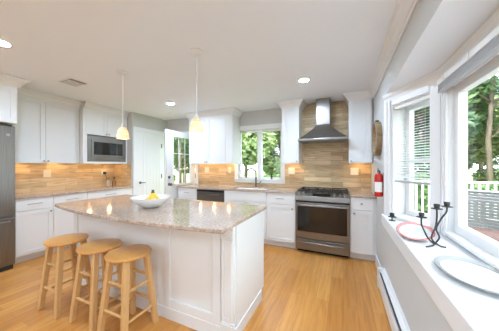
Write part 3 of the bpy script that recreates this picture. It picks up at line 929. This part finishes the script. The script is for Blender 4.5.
# ------------------------------------------------------------------ dishwasher
t = thing('dishwasher', 'dark stainless dishwasher under the back counter', 'dishwasher', (-2.285, 3.6, 0))
MB().box(-2.588, -1.982, BF, WB - 0.05, TOE, CT - 0.004).build('body', 'grey_metal', t)
o = MB().box(-2.586, -1.984, BF - 0.022, BF, TOE + 0.01, CT - 0.012).build('door', 'dark_steel', t, bevel=0.004)
b = MB().tube([(-2.52, BF - 0.062, 0.795), (-2.05, BF - 0.062, 0.795)], 0.011, 10)
for x in (-2.49, -2.08): b.tube([(x, BF - 0.02, 0.795), (x, BF - 0.062, 0.795)], 0.008, 8)
b.build('handle', 'dark_steel', o, smooth=True)
MB().box(-2.586, -1.984, BF - 0.024, BF - 0.020, 0.838, 0.872).build('control_strip', 'black', o)
MB().box(-2.586, -1.984, BF + 0.04, BF + 0.06, 0.0, TOE).build('kick_plate', 'dark_plastic', t)

# ------------------------------------------------------------------ range
RX0, RX1 = -0.679, 0.089
RF = 3.315
t = thing('kitchen_range', 'stainless gas range between the white cabinets', 'range', ((RX0 + RX1) / 2, 3.6, 0))
MB().box(RX0, RX1, RF, WB - BSP - 0.002, 0.045, 0.905).build('body', 'dark_steel', t)
MB().box(RX0 + 0.02, RX1 - 0.02, RF + 0.03, RF + 0.3, 0.0, 0.045).build('kick_plate', 'black', t)
o = MB().box(RX0 + 0.004, RX1 - 0.004, RF - 0.045, RF, 0.228, 0.772).build('oven_door', 'steel', t, bevel=0.005)
MB().box(RX0 + 0.035, RX1 - 0.035, RF - 0.049, RF - 0.044, 0.330, 0.715).build('window', 'blackglass', o, bevel=0.002)
def barh(z, par, x0, x1, d, r):
    b = MB().tube([(x0, RF - d, z), (x1, RF - d, z)], r, 10)
    for x in (x0 + 0.03, x1 - 0.03): b.tube([(x, RF - 0.04, z), (x, RF - d, z)], r * 0.8, 8)
    return b.build('handle', 'steel', par, smooth=True)
barh(0.737, o, RX0 + 0.03, RX1 - 0.03, 0.092, 0.014)
MB().lathe([(0.016, 0), (0.016, -0.003), (0.001, -0.004)], ((RX0 + RX1) / 2, RF - 0.045, 0.275), 20, axis='y').build('emblem', 'grey_metal', o, smooth=True)
o = MB().box(RX0 + 0.004, RX1 - 0.004, RF - 0.04, RF, 0.050, 0.212).build('drawer', 'steel', t, bevel=0.005)
barh(0.172, o, RX0 + 0.07, RX1 - 0.07, 0.075, 0.011)
MB().box(RX0 + 0.002, RX1 - 0.002, RF - 0.015, RF + 0.01, 0.772, 0.795).build('vent_slot', 'black', t)
# sloping control panel
prof = [(RF + 0.10, 0.795), (RF - 0.055, 0.795), (RF - 0.062, 0.805), (RF - 0.050, 0.872), (RF + 0.015, 0.912), (RF + 0.10, 0.912)]
o = MB().rings([[(RX0 - 0.003, y, z) for y, z in prof], [(RX1 + 0.003, y, z) for y, z in prof]]).build('control_panel', 'steel', t, bevel=0.003)
nrm = Vector((0, -0.040, 0.065)).normalized()
for x in (RX0 + 0.055, RX0 + 0.125, RX1 - 0.205, RX1 - 0.13, RX1 - 0.055):
    c0 = Vector((x, RF - 0.020, 0.893))
    b = MB().tube([c0 - nrm * 0.002, c0 + nrm * 0.010, c0 + nrm * 0.012, c0 + nrm * 0.034], [0.023, 0.023, 0.018, 0.016], 16)
    b.build('control_knob', 'nickel', o, smooth=True)
MB().quadbox([(-0.42, RF - 0.049, 0.8735), (-0.17, RF - 0.049, 0.8735), (-0.17, RF + 0.006, 0.9075), (-0.42, RF + 0.006, 0.9075)] + [(x, y - 0.0012, z + 0.002) for x, y, z in ((-0.42, RF - 0.049, 0.8735), (-0.17, RF - 0.049, 0.8735), (-0.17, RF + 0.006, 0.9075), (-0.42, RF + 0.006, 0.9075))]).build('display', 'blackglass', o)
o = MB().box(RX0 + 0.0, RX1 - 0.0, RF + 0.02, WB - BSP - 0.02, 0.905, 0.918).build('cooktop', 'black', t, bevel=0.004)
gy0, gy1 = RF + 0.06, WB - 0.08
for gx0, gx1 in ((RX0 + 0.02, RX0 + 0.265), (RX0 + 0.275, RX1 - 0.275), (RX1 - 0.265, RX1 - 0.02)):
    b = MB()
    bw = 0.012
    for y in (gy0, (gy0 + gy1) / 2, gy1): b.box(gx0, gx1, y - bw / 2, y + bw / 2, 0.935, 0.950)
    for x in (gx0 + bw / 2, (gx0 + gx1) / 2, gx1 - bw / 2): b.box(x - bw / 2, x + bw / 2, gy0, gy1, 0.9352, 0.9502)
    for x in (gx0 + bw, gx1 - bw):
        for y in (gy0 + 0.01, gy1 - 0.01): b.box(x - 0.008, x + 0.008, y - 0.008, y + 0.008, 0.917, 0.936)
    b.build('grate', 'iron', o)
for x, y, r in ((RX0 + 0.14, gy0 + 0.12, 0.045), (RX0 + 0.14, gy1 - 0.12, 0.035), ((RX0 + RX1) / 2, (gy0 + gy1) / 2, 0.05), (RX1 - 0.14, gy0 + 0.12, 0.045), (RX1 - 0.14, gy1 - 0.12, 0.035)):
    MB().lathe([(r, 0), (r, 0.008), (r * 0.8, 0.009), (r * 0.78, 0.015), (0.001, 0.016)], (x, y, 0.917), 20).build('burner', 'iron', o, smooth=True)

# ------------------------------------------------------------------ range hood
HX0, HX1, HF = -0.680, 0.072, 3.47
hb = WB - BSP - 0.001
t = thing('range_hood', 'stainless chimney hood on the stone tile above the range', 'hood', (-0.305, 3.7, 1.73))
b = MB()
b.box(HX0, HX1, HF, hb, 1.735, 1.768)
b.build('rim', 'steel', t, bevel=0.004)
CX0, CX1, CF = -0.41, -0.195, 3.665
o_ = []
for u in range(10):
    k = u / 9; kk = 1 - (1 - k) ** 1.35
    def lp(a, c): return a + (c - a) * kk
    o_.append([(lp(HX0 + 0.004, CX0), lp(HF + 0.004, CF), 1.768 + 0.252 * k), (lp(HX1 - 0.004, CX1), lp(HF + 0.004, CF), 1.768 + 0.252 * k), (lp(HX1 - 0.004, CX1), hb, 1.768 + 0.252 * k), (lp(HX0 + 0.004, CX0), hb, 1.768 + 0.252 * k)])
MB().rings(o_).build('canopy', 'steel', t, smooth=True)
MB().box(CX0, CX1, CF, hb, 2.02, C - 0.003).build('chimney', 'steel', t, bevel=0.003)
b = MB()
b.box(HX0 + 0.04, -0.325, HF + 0.05, hb - 0.03, 1.728, 1.736); b.box(-0.315, HX1 - 0.04, HF + 0.05, hb - 0.03, 1.728, 1.736)
b.build('grease_filter', 'grey_metal', t)

# ------------------------------------------------------------------ pendants and recessed lights
def pendant(x, y, label):
    t = thing('pendant_lamp', label, 'pendant lamp', (x, y, C), 'glass pendants over the island')
    MB().lathe([(0.062, -0.001), (0.062, -0.012), (0.030, -0.024), (0.008, -0.028)], (x, y, C), 24).build('canopy', 'white', t, smooth=True)
    MB().tube([(x, y, C - 0.02), (x, y, 1.82)], 0.005, 8).build('stem', 'white', t)
    MB().lathe([(0.008, 0.05), (0.014, 0.042), (0.019, 0.022), (0.021, 0.0), (0.018, -0.004)], (x, y, 1.782), 18).build('socket', 'outlet', t, smooth=True)
    MB().lathe([(0.019, 0.130), (0.036, 0.124), (0.051, 0.100), (0.060, 0.065), (0.064, 0.03), (0.064, 0.0), (0.061, 0.0), (0.061, 0.03), (0.057, 0.064), (0.048, 0.097), (0.034, 0.12), (0.018, 0.126)], (x, y, 1.655), 30, cap=False).build('glass_shade', 'shade', t, smooth=True)
    MB().lathe([(0.010, 0.11), (0.018, 0.09), (0.028, 0.05), (0.024, 0.022), (0.001, 0.01)], (x, y, 1.655), 16).build('bulb', 'bulb', t, smooth=True)
pendant(-2.40, 1.675, 'glowing glass pendant lamp nearer the refrigerator')
pendant(-1.305, 1.66, 'glowing glass pendant lamp nearer the range')

def downlight(x, y, label):
    t = thing('recessed_light', label, 'ceiling light', (x, y, C), 'round recessed ceiling lights')
    MB().lathe([(0.058, -0.0005), (0.082, -0.0005), (0.082, -0.004), (0.060, -0.009), (0.056, -0.006)], (x, y, C), 28, cap=False).build('trim_ring', 'white', t, smooth=True)
    MB().lathe([(0.001, -0.004), (0.057, -0.004), (0.057, -0.002), (0.001, -0.002)], (x, y, C), 28).build('lens', 'lens', t)
downlight(-2.83, 0.82, 'round recessed ceiling light at the left edge above the refrigerator side')
downlight(-2.83, 2.87, 'round recessed ceiling light above the back door end of the island')
downlight(-0.465, 2.79, 'round recessed ceiling light in front of the range')
for x, y, w in ((-0.465, 0.55, 'camera side of the island'), (-2.83, -1.2, 'left rear of the room'), (-0.465, -1.4, 'right rear of the room')):  # out of view, added as fill by continuing the visible rows
    downlight(x, y, 'unseen added recessed ceiling light over the ' + w)
# ceiling vent
t = thing('ceiling_vent', 'white louvred ceiling air vent near the left cabinets', 'vent', (-3.30, 1.61, C))
MB().box(-3.45, -3.15, 1.50, 1.725, C - 0.006, C - 0.0005).build('frame', 'white', t, bevel=0.002)
MB().box(-3.43, -3.17, 1.52, 1.705, C - 0.008, C - 0.0055).build('backing', 'ventdark', t)
b = MB()
for k in range(7):
    y = 1.53 + k * 0.026
    b.box(-3.43, -3.22, y, y + 0.011, C - 0.012, C - 0.0075)
b.build('louvres', 'white', t)
single('ceiling_disc', MB().lathe([(0.045, -0.0005), (0.045, -0.010), (0.030, -0.018), (0.001, -0.019)], (-3.35, 3.35, C), 20), 'white', 'small white disc on the ceiling near the doors', 'smoke detector', (-3.35, 3.35, C), smooth=True)

# ------------------------------------------------------------------ outlets
def outlet(P, u, z, label, switch=False, w=0.075):
    q = P(u, 0, z)
    t = thing('wall_outlet', label, 'outlet', q, 'ivory outlet plates on the tile')
    MB().box(u - w / 2, u + w / 2, 0, 0.006, z - 0.06, z + 0.06, P).build('plate', 'outlet', t, bevel=0.002)
    if switch:
        MB().box(u - 0.016, u + 0.016, 0.006, 0.011, z - 0.032, z + 0.032, P).build('rocker', 'outlet', t, bevel=0.002)
    else:
        for s in (-1, 1):
            MB().box(u - 0.014, u + 0.014, 0.006, 0.009, z + s * 0.022 - 0.013, z + s * 0.022 + 0.013, P).build('socket', 'outlet', t, bevel=0.002)
    return t
PB = frameP('back', WB - BSP); PL = frameP('left', WL + BSP)
outlet(PB, -2.80, 1.235, 'ivory double outlet plate below the wall cabinet left of the sink window', w=0.115)
outlet(PB, -2.22, 1.24, 'narrow ivory switch plate beside the sink window casing', True)
outlet(PB, -0.885, 1.235, 'wide ivory switch plate left of the range', True, w=0.12)
outlet(PB, 0.175, 1.235, 'wide ivory outlet plate right of the range', w=0.12)
outlet(PL, 1.85, 1.20, 'ivory outlet plate on left wall tile beside the refrigerator', w=0.1)
t = outlet(PL, 2.77, 1.19, 'ivory outlet plate with a black plug below the microwave', w=0.1)
t2 = thing('plug', 'black plug in the outlet below the microwave', 'plug', PL(2.77, 0.012, 1.18))
MB().box(2.75, 2.795, 0.0095, 0.05, 1.15, 1.205, PL).build('body', 'dark_plastic', t2, bevel=0.006)
MB().tube([PL(2.785, 0.03, 1.155), PL(2.80, 0.04, 1.10), PL(2.82, 0.03, 0.98)], 0.004, 6).build('cord', 'dark_plastic', t2)

# bottles on the left counter
t = thing('soap_bottle', 'small clear pump soap bottle on the left counter below the microwave', 'bottle', (-4.40, 2.76, 0.915))
MB().lathe([(0.030, 0), (0.033, 0.01), (0.033, 0.10), (0.014, 0.12), (0.014, 0.13)], (-4.40, 2.76, 0.915), 18).build('body', 'clear', t, smooth=True)
MB().tube([(-4.40, 2.76, 1.045), (-4.40, 2.76, 1.085), (-4.365, 2.755, 1.085)], 0.006, 8).build('pump', 'gun', t)
t = thing('glass_bottle', 'amber stoppered bottle on the left counter below the microwave', 'bottle', (-4.40, 2.88, 0.915))
MB().lathe([(0.034, 0), (0.037, 0.012), (0.037, 0.085), (0.016, 0.115), (0.013, 0.15)], (-4.40, 2.88, 0.915), 18).build('body', 'amber', t, smooth=True)
MB().lathe([(0.013, 0.15), (0.018, 0.155), (0.018, 0.175), (0.001, 0.18)], (-4.40, 2.88, 0.915), 14).build('stopper', 'dark_plastic', t, smooth=True)
# small ornament on the window ledge
t = thing('ledge_bottle', 'tiny dark bottle with a red foot on the sink window ledge', 'bottle', (-1.27, WB - 0.03, 1.0655))
MB().lathe([(0.016, 0), (0.016, 0.012), (0.012, 0.014)], (-1.27, WB - 0.03, 1.0655), 14).build('foot', 'red', t)
MB().lathe([(0.012, 0.014), (0.017, 0.03), (0.016, 0.06), (0.007, 0.085), (0.007, 0.11)], (-1.27, WB - 0.03, 1.0655), 14).build('body', 'wrought', t, smooth=True)

# ------------------------------------------------------------------ right wall things
# round framed mirror
mc = (WR, 3.06, 1.668)
t = thing('wall_mirror', 'round tan wood framed mirror on the right wall', 'mirror', mc)
MB().lathe([(0.170, -0.001), (0.212, -0.001), (0.214, -0.012), (0.214, -0.058), (0.205, -0.064), (0.186, -0.064), (0.180, -0.058), (0.172, -0.012)], mc, 44, axis='x', cap=False).build('frame', 'tanframe', t, smooth=True)
MB().lathe([(0.001, -0.010), (0.176, -0.010), (0.176, -0.014), (0.001, -0.014)], mc, 44, axis='x').build('glass', 'mirrorglass', t)
MB().tube([(WR - 0.03, 3.06, 1.878), (WR - 0.03, 3.06, 1.898)], 0.022, 10).build('hanger', 'wrought', t, smooth=True)
# fire extinguisher
ex = (WR - 0.052, 2.755, 0.985)
t = thing('fire_extinguisher', 'red fire extinguisher hung on the right wall', 'fire extinguisher', ex)
MB().lathe([(0.001, 0), (0.038, 0.002), (0.043, 0.012), (0.043, 0.22), (0.038, 0.245), (0.020, 0.262), (0.015, 0.265)], ex, 24).build('tank', 'red', t, smooth=True)
b = MB(); rr = []
for z in (0.055, 0.165):
    rr.append([(ex[0] + 0.0437 * math.cos(a), ex[1] + 0.0437 * math.sin(a), ex[2] + z) for a in [R(180 + 15 + 9 * k) for k in range(14)]])
b.rings(rr, closed=False, cap=False)
b.build('paper_label', 'paper', t, smooth=True)
MB().lathe([(0.016, 0.262), (0.018, 0.268), (0.018, 0.285), (0.010, 0.295)], ex, 14).build('valve', 'dark_plastic', t, smooth=True)
b = MB()
b.tube([(ex[0] + 0.01, ex[1] + 0.015, ex[2] + 0.29), (ex[0] - 0.01, ex[1] - 0.03, ex[2] + 0.305), (ex[0] - 0.02, ex[1] - 0.065, ex[2] + 0.320)], 0.006, 8)
b.tube([(ex[0] + 0.01, ex[1] + 0.0, ex[2] + 0.275), (ex[0] - 0.01, ex[1] - 0.03, ex[2] + 0.277), (ex[0] - 0.02, ex[1] - 0.06, ex[2] + 0.268)], 0.006, 8)
b.build('lever', 'nickel', t, smooth=True)
MB().lathe([(0.014, 0.0), (0.014, -0.008), (0.001, -0.009)], (ex[0] - 0.018, ex[1], ex[2] + 0.275), 14, axis='x').build('gauge', 'paper', t)
MB().tube([(ex[0] + 0.0, ex[1] + 0.018, ex[2] + 0.275), (ex[0] - 0.02, ex[1] + 0.05, ex[2] + 0.24), (ex[0] - 0.02, ex[1] + 0.05, ex[2] + 0.14)], 0.007, 8).build('hose', 'dark_plastic', t, smooth=True)
MB().box(ex[0] + 0.040, WR - 0.001, ex[1] - 0.02, ex[1] + 0.02, ex[2] + 0.10, ex[2] + 0.27).build('wall_bracket', 'grey_metal', t)

# baseboard heater
t = thing('baseboard_heater', 'long white baseboard heater under the bay window', 'heater', (WR - 0.03, 1.0, 0))
prof = [(WR - 0.001, 0.0), (WR - 0.001, 0.215), (WR - 0.022, 0.215), (WR - 0.050, 0.196), (WR - 0.030, 0.185), (WR - 0.030, 0.0)]
MB().rings([[(x, y, z) for x, z in prof] for y in (-1.5, 2.66)]).build('back_plate', 'white', t)
prof = [(WR - 0.052, 0.03), (WR - 0.052, 0.165), (WR - 0.066, 0.172), (WR - 0.070, 0.160), (WR - 0.070, 0.035), (WR - 0.062, 0.022)]
MB().rings([[(x, y, z) for x, z in prof] for y in (-1.5, 2.655)]).build('front_panel', 'white', t)
MB().box(WR - 0.056, WR - 0.031, -1.5, 2.655, 0.168, 0.180).build('air_slot', 'slot', t)
MB().box(WR - 0.074, WR - 0.001, 2.645, 2.70, 0.0, 0.218).build('end_cap', 'white', t, bevel=0.004)

# ------------------------------------------------------------------ things on the bay sill
def platter(cx_, cy_, a, b_, rot, rim, label, name='platter', cat='platter'):
    base = (cx_, cy_, SILL + 0.0005)
    t = thing(name, label, cat, base)
    def ring(prof):
        rr = []
        for k_, h in prof:
            r = []
            for k in range(56):
                u = 2 * math.pi * k / 56
                x = a * k_ * math.cos(u); y = b_ * k_ * math.sin(u)
                r.append((cx_ + x * math.cos(rot) - y * math.sin(rot), cy_ + x * math.sin(rot) + y * math.cos(rot), base[2] + h))
            rr.append(r)
        return rr
    MB().rings(ring([(0.62, 0.0), (0.68, 0.003), (0.90, 0.017), (0.905, 0.020), (0.88, 0.020), (0.68, 0.008), (0.02, 0.006)])).build('dish', 'ceramic', t, smooth=True)
    MB().rings(ring([(0.82, 0.0135), (0.98, 0.0215), (1.0, 0.024), (0.99, 0.0275), (0.82, 0.0200)]), cap=False, loop=True).build('rim', rim, t, smooth=True)
    return t
platter(0.574, 1.35, 0.138, 0.195, R(6), 'silver', 'oval white platter with a wide silver rim on the bay sill')
platter(0.520, 2.055, 0.122, 0.28, R(-14), 'redrim', 'oval white platter with a red rim at the far end of the bay sill')

# wrought iron candle holder with three wavy arms
cb = Vector((0.555, 1.765, SILL))
t = thing('candle_holder', 'black wrought iron candle holder with three wavy arms on the bay sill', 'candle holder', cb)
def spline(pts, n=8):
    pts = [Vector(p) for p in pts]; out = []
    for i in range(len(pts) - 1):
        q0 = pts[max(i - 1, 0)]; q1 = pts[i]; q2 = pts[i + 1]; q3 = pts[min(i + 2, len(pts) - 1)]
        for k in range(n):
            u = k / n
            out.append(0.5 * ((2 * q1) + (q2 - q0) * u + (2 * q0 - 5 * q1 + 4 * q2 - q3) * u * u + (3 * q1 - q0 - 3 * q2 + q3) * u ** 3))
    out.append(pts[-1])
    return out
rgt = Vector((0.9135, 0.4067, 0)); fw = Vector((-0.4067, 0.9135, 0))
def arm_pts(lst):
    return [cb + rgt * u + fw * w + Vector((0, 0, z)) for u, w, z in lst]
arms = [
    [(-0.075, -0.02, 0.006), (-0.03, -0.01, 0.008), (0.0, 0.0, 0.02), (0.028, 0.0, 0.06), (0.018, 0.01, 0.115), (0.050, 0.01, 0.180), (0.085, 0.01, 0.225), (0.088, 0.01, 0.262)],
    [(0.045, -0.03, 0.006), (0.02, -0.015, 0.010), (-0.012, 0.0, 0.035), (-0.022, 0.0, 0.07), (0.004, 0.0, 0.13), (0.012, 0.0, 0.19), (0.012, 0.0, 0.250)],
    [(0.045, 0.035, 0.006), (0.01, 0.02, 0.012), (-0.02, 0.03, 0.045), (-0.03, 0.05, 0.09), (-0.040, 0.06, 0.13), (-0.040, 0.06, 0.18)],
]
for lst in arms:
    p = arm_pts(lst)
    a = MB().tube(spline(p), 0.0052, 8).build('arm', 'wrought', t, smooth=True)
    e = p[-1]
    MB().lathe([(0.006, -0.006), (0.030, -0.002), (0.031, 0.001), (0.006, 0.002)], e, 20).build('drip_pan', 'wrought', a, smooth=True)
    MB().lathe([(0.008, 0), (0.014, 0.004), (0.017, 0.028), (0.015, 0.030), (0.011, 0.006)], e, 16).build('candle_cup', 'wrought', a, smooth=True)
# second small holder at the far corner of the sill
cb2 = Vector((0.436, 2.43, SILL))
t = thing('candle_holder', 'small black iron candle cup on the far corner of the bay sill', 'candle holder', cb2)
MB().lathe([(0.028, 0), (0.028, 0.004), (0.006, 0.008), (0.005, 0.03)], cb2, 20).build('foot', 'wrought', t, smooth=True)
a = MB().lathe([(0.006, 0.03), (0.034, 0.034), (0.035, 0.037), (0.006, 0.038)], cb2, 20).build('drip_pan', 'wrought', t, smooth=True)
MB().lathe([(0.010, 0.037), (0.018, 0.042), (0.021, 0.070), (0.019, 0.072), (0.014, 0.044)], cb2, 16).build('candle_cup', 'wrought', t, smooth=True)

# ------------------------------------------------------------------ outdoors
LAWN = -0.45
single('lawn', MB().box(-45, 60, WB + 0.2, 75, LAWN - 0.1, LAWN), 'lawn', 'green lawn beyond the house', 'lawn', (0, 30, LAWN))['kind'] = 'structure'
g = single('side_lawn', MB().box(1.0, 60, -20, WB + 0.2, LAWN - 0.1, LAWN), 'lawn', 'green lawn beside the bay window', 'lawn', (20, 0, LAWN)); g['kind'] = 'structure'
single('deck', MB().box(0.95, 5.2, -3.0, 6.75, -0.14, -0.04), 'deck', 'grey deck outside the bay window', 'deck', (3, 2, -0.04))['kind'] = 'structure'
def railing(x0, y0, x1, y1, label):
    t = thing('deck_railing', label, 'railing', ((x0 + x1) / 2, (y0 + y1) / 2, -0.04), 'white deck railings')
    d = Vector((x1 - x0, y1 - y0, 0)); L_ = d.length; d.normalize(); w = Vector((-d.y, d.x, 0))
    def Pp(u, v, z):
        q = Vector((x0, y0, 0)) + d * u + w * v
        return (q.x, q.y, z)
    MB().box(0, L_, -0.045, 0.045, 0.92, 0.96, Pp).build('top_rail', 'railwhite', t)
    MB().box(0, L_, -0.02, 0.02, 0.06, 0.10, Pp).build('bottom_rail', 'railwhite', t)
    n = int(L_ / 0.13)
    for k in range(n):
        u = (k + 0.5) * L_ / n
        MB().box(u - 0.018, u + 0.018, -0.018, 0.018, 0.10, 0.92, Pp).build('baluster', 'railwhite', t)
    for u in (0.05, L_ - 0.05):
        MB().box(u - 0.05, u + 0.05, -0.05, 0.05, -0.04, 1.02, Pp).build('post', 'railwhite', t)
railing(0.98, 6.65, 5.1, 6.65, 'white deck railing across the far end of the deck')
railing(5.15, 6.5, 5.15, 0.5, 'white deck railing along the outer side of the deck')

# outdoor table and chair by the bay
tb = (2.62, 5.55, -0.04)
t = thing('patio_table', 'round grey patio table on the deck by the railing', 'table', tb)
MB().lathe([(0.001, 0.725), (0.62, 0.725), (0.635, 0.735), (0.635, 0.755), (0.62, 0.762), (0.001, 0.762)], tb, 48).build('tabletop', 'tabletop', t, smooth=True)
for k in range(4):
    a = R(45 + 90 * k)
    MB().tube([(tb[0] + 0.45 * math.cos(a), tb[1] + 0.45 * math.sin(a), tb[2]), (tb[0] + 0.40 * math.cos(a), tb[1] + 0.40 * math.sin(a), tb[2] + 0.728)], 0.022, 10).build('leg', 'grey_metal', t, smooth=True)
ch = Vector((1.72, 3.78, -0.04))
t = thing('patio_chair', 'grey woven patio armchair with pale curved arms outside the bay', 'chair', ch)
rot = Matrix.Rotation(R(-30), 4, 'Z')
def cp(x, y, z):
    q = rot @ Vector((x, y, z)); return (ch.x + q.x, ch.y + q.y, ch.z + q.z)
MB().box(-0.30, 0.30, -0.28, 0.28, 0.36, 0.42, cp).build('seat', 'wicker', t, bevel=0.01)
b = MB()
for k in range(13):
    z = 0.46 + k * 0.042
    yb = 0.27 + (z - 0.42) * 0.22
    b.box(-0.29, 0.29, yb - 0.008, yb + 0.008, z, z + 0.036, cp)
b.build('backrest', 'wicker', t)
MB().box(-0.25, 0.25, -0.26, 0.22, 0.42, 0.50, cp).build('cushion', 'cushion', t, bevel=0.03)
for s in (-1, 1):
    pts = [cp(s * 0.33, -0.28, 0.0), cp(s * 0.33, -0.29, 0.55), cp(s * 0.33, -0.24, 0.64), cp(s * 0.33, 0.0, 0.70), cp(s * 0.33, 0.25, 0.82), cp(s * 0.31, 0.37, 1.0)]
    MB().tube(spline(pts, 6), 0.016, 10).build('arm_frame', 'chairframe', t, smooth=True)
    MB().tube([cp(s * 0.31, 0.27, 0.0), cp(s * 0.31, 0.28, 0.45), cp(s * 0.31, 0.38, 1.0)], 0.016, 10).build('rear_leg', 'chairframe', t, smooth=True)
MB().tube([cp(-0.31, 0.38, 1.0), cp(0.31, 0.38, 1.0)], 0.016, 10).build('top_bar', 'chairframe', t, smooth=True)

# trees: one crown and trunk mesh per kind, each tree an object of its own
def crown_mesh(seed, m, rad, zc, zr, n, size, holes=0.0):
    rnd = random.Random(seed); b = MB()
    blobs = []
    for k in range(16):
        a = rnd.uniform(0, 2 * math.pi); rr_ = rad * math.sqrt(rnd.random()) * 0.72
        blobs.append((rr_ * math.cos(a), rr_ * math.sin(a), zc + zr * rnd.uniform(-0.8, 0.8), rad * rnd.uniform(0.28, 0.48)))
    for k in range(n):
        bl = blobs[k % len(blobs)]
        while True:
            v = Vector((rnd.uniform(-1, 1), rnd.uniform(-1, 1), rnd.uniform(-1, 1)))
            if 0.15 < v.length < 1: break
        v = v.normalized() * (v.length ** 0.45) * bl[3]
        c = Vector(bl[:3]) + Vector((v.x, v.y, v.z * 0.8))
        s = size * rnd.uniform(0.6, 1.3)
        u = Vector((rnd.gauss(0, 1), rnd.gauss(0, 1), rnd.gauss(0, 0.6))).normalized()
        w = u.cross(Vector((rnd.gauss(0, 1), rnd.gauss(0, 1), rnd.gauss(0, 1)))).normalized()
        i = len(b.v)
        b.v += [tuple(c - u * s), tuple(c + w * s * 0.45), tuple(c + u * s), tuple(c - w * s * 0.45)]
        b.f.append((i, i + 1, i + 2, i + 3))
    me = bpy.data.meshes.new('foliage'); me.from_pydata(b.v, [], b.f); me.materials.append(M[m])
    return me
def trunk_mesh(h, r, seed):
    rnd = random.Random(seed); b = MB()
    b.tube([(0, 0, -0.2), (rnd.uniform(-.1, .1), rnd.uniform(-.1, .1), h * 0.4), (rnd.uniform(-.2, .2), rnd.uniform(-.2, .2), h)], [r, r * 0.8, r * 0.35], 10)
    for k in range(7):
        a = rnd.uniform(0, 6.28); z = h * rnd.uniform(0.4, 0.85); l = h * rnd.uniform(0.18, 0.3)
        b.tube([(0, 0, z), (l * 0.5 * math.cos(a), l * 0.5 * math.sin(a), z + l * 0.35), (l * math.cos(a), l * math.sin(a), z + l * 0.6)], [r * 0.4, r * 0.25, r * 0.1], 6)
    me = bpy.data.meshes.new('trunk'); me.from_pydata(b.v, [], b.f); me.materials.append(M['bark'])
    me.polygons.foreach_set('use_smooth', [True] * len(me.polygons))
    return me
KIND = {
    'tall': (crown_mesh(1, 'leaf_a', 2.6, 5.6, 2.6, 7500, 0.14), trunk_mesh(7.0, 0.105, 1)),
    'pale': (crown_mesh(2, 'leaf_b', 2.4, 3.6, 2.6, 12000, 0.16), trunk_mesh(5.0, 0.12, 2)),
    'dark': (crown_mesh(3, 'leaf_c', 2.2, 4.6, 3.2, 12000, 0.16), trunk_mesh(6.5, 0.14, 3)),
    'shrub': (crown_mesh(4, 'leaf_a', 1.1, 0.9, 0.6, 5000, 0.10), trunk_mesh(1.1, 0.03, 4)),
}
def tree(kind, x, y, s, rz, name, label, cat='tree', group=None):
    t = thing(name, label, cat, (x, y, LAWN), group)
    for nm, me in (('foliage', KIND[kind][0]), ('trunk', KIND[kind][1])):
        o = bpy.data.objects.new(nm, me); sc.collection.objects.link(o); o.parent = t
    t.scale = (s, s, s); t.rotation_euler = (0, 0, R(rz))
    return t
LB = 'tree with mid green leaves outside the bay window'
for k, (kind, x, y, s, rz, lab) in enumerate((
    ('tall', 5.25, 11.2, 1.0, 20, 'slim-trunked green tree just past the deck railing outside the bay'),
    ('pale', 5.2, 15.5, 1.1, 70, 'pale green tree behind the slim trunk outside the bay'),
    ('dark', 9.2, 13.5, 1.1, 140, 'dark green tree at the right of the bay window view'),
    ('pale', 8.6, 19.5, 1.2, 200, 'pale tree far back behind the dark bay tree'),
    ('dark', 3.1, 11.4, 0.85, 250, 'dark tree seen through the blind of the angled bay window'),
    ('tall', 13.5, 19.0, 1.2, 310, 'tall green tree far back at the right of the bay window view'),
    ('pale', 8.0, 9.6, 0.9, 15, 'pale tree over the outer corner of the deck'),
    ('dark', 11.0, 25.0, 1.3, 100, 'dark tree in the woods behind the other bay trees'),
    ('pale', 2.8, 20.5, 1.2, 130, 'pale tree far behind the angled bay window'))):
    tree(kind, x, y, s, rz, 'tree', lab, group='trees outside the bay window')
for k, (kind, x, y, s, rz, lab) in enumerate((
    ('pale', -5.4, 11.5, 1.0, 40, 'pale green tree filling the left pane of the sink window'),
    ('tall', -3.6, 13.0, 0.85, 100, 'green tree filling the right pane of the sink window'),
    ('pale', -8.2, 15.0, 1.15, 160, 'pale tree further back behind the sink window'),
    ('pale', -2.4, 16.0, 1.1, 220, 'pale tree at the right of the sink window view'),
    ('dark', -6.3, 19.0, 1.2, 280, 'dark tree far behind the sink window'))):
    tree(kind, x, y, s, rz, 'tree', lab, group='trees behind the sink window')
for k, (kind, x, y, s, rz, lab) in enumerate((
    ('tall', -8.4, 9.3, 0.75, 30, 'green tree nearest the open back door'),
    ('pale', -11.5, 11.0, 1.0, 90, 'pale tree seen through the back door glass'),
    ('dark', -14.0, 16.0, 1.2, 150, 'dark tree far beyond the back door'))):
    tree(kind, x, y, s, rz, 'tree', lab, group='trees beyond the back door')
for k, (x, y, s, lab) in enumerate(((-6.4, 9.0, 0.8, 'low green shrub below the left pane of the sink window'), (-3.0, 9.5, 0.8, 'low green shrub below the right pane of the sink window'), (-8.9, 8.0, 0.9, 'low green shrub outside the back door'), (3.9, 9.0, 0.8, 'green shrub behind the deck railing left of the trunk'), (6.6, 13.0, 1.0, 'green shrub behind the deck railing right of the trunk'), (2.2, 8.6, 0.9, 'green shrub behind the railing in the angled window'))):
    tree('shrub', x, y, s, 50 * k, 'shrub', lab, 'shrub', 'shrubs around the house')
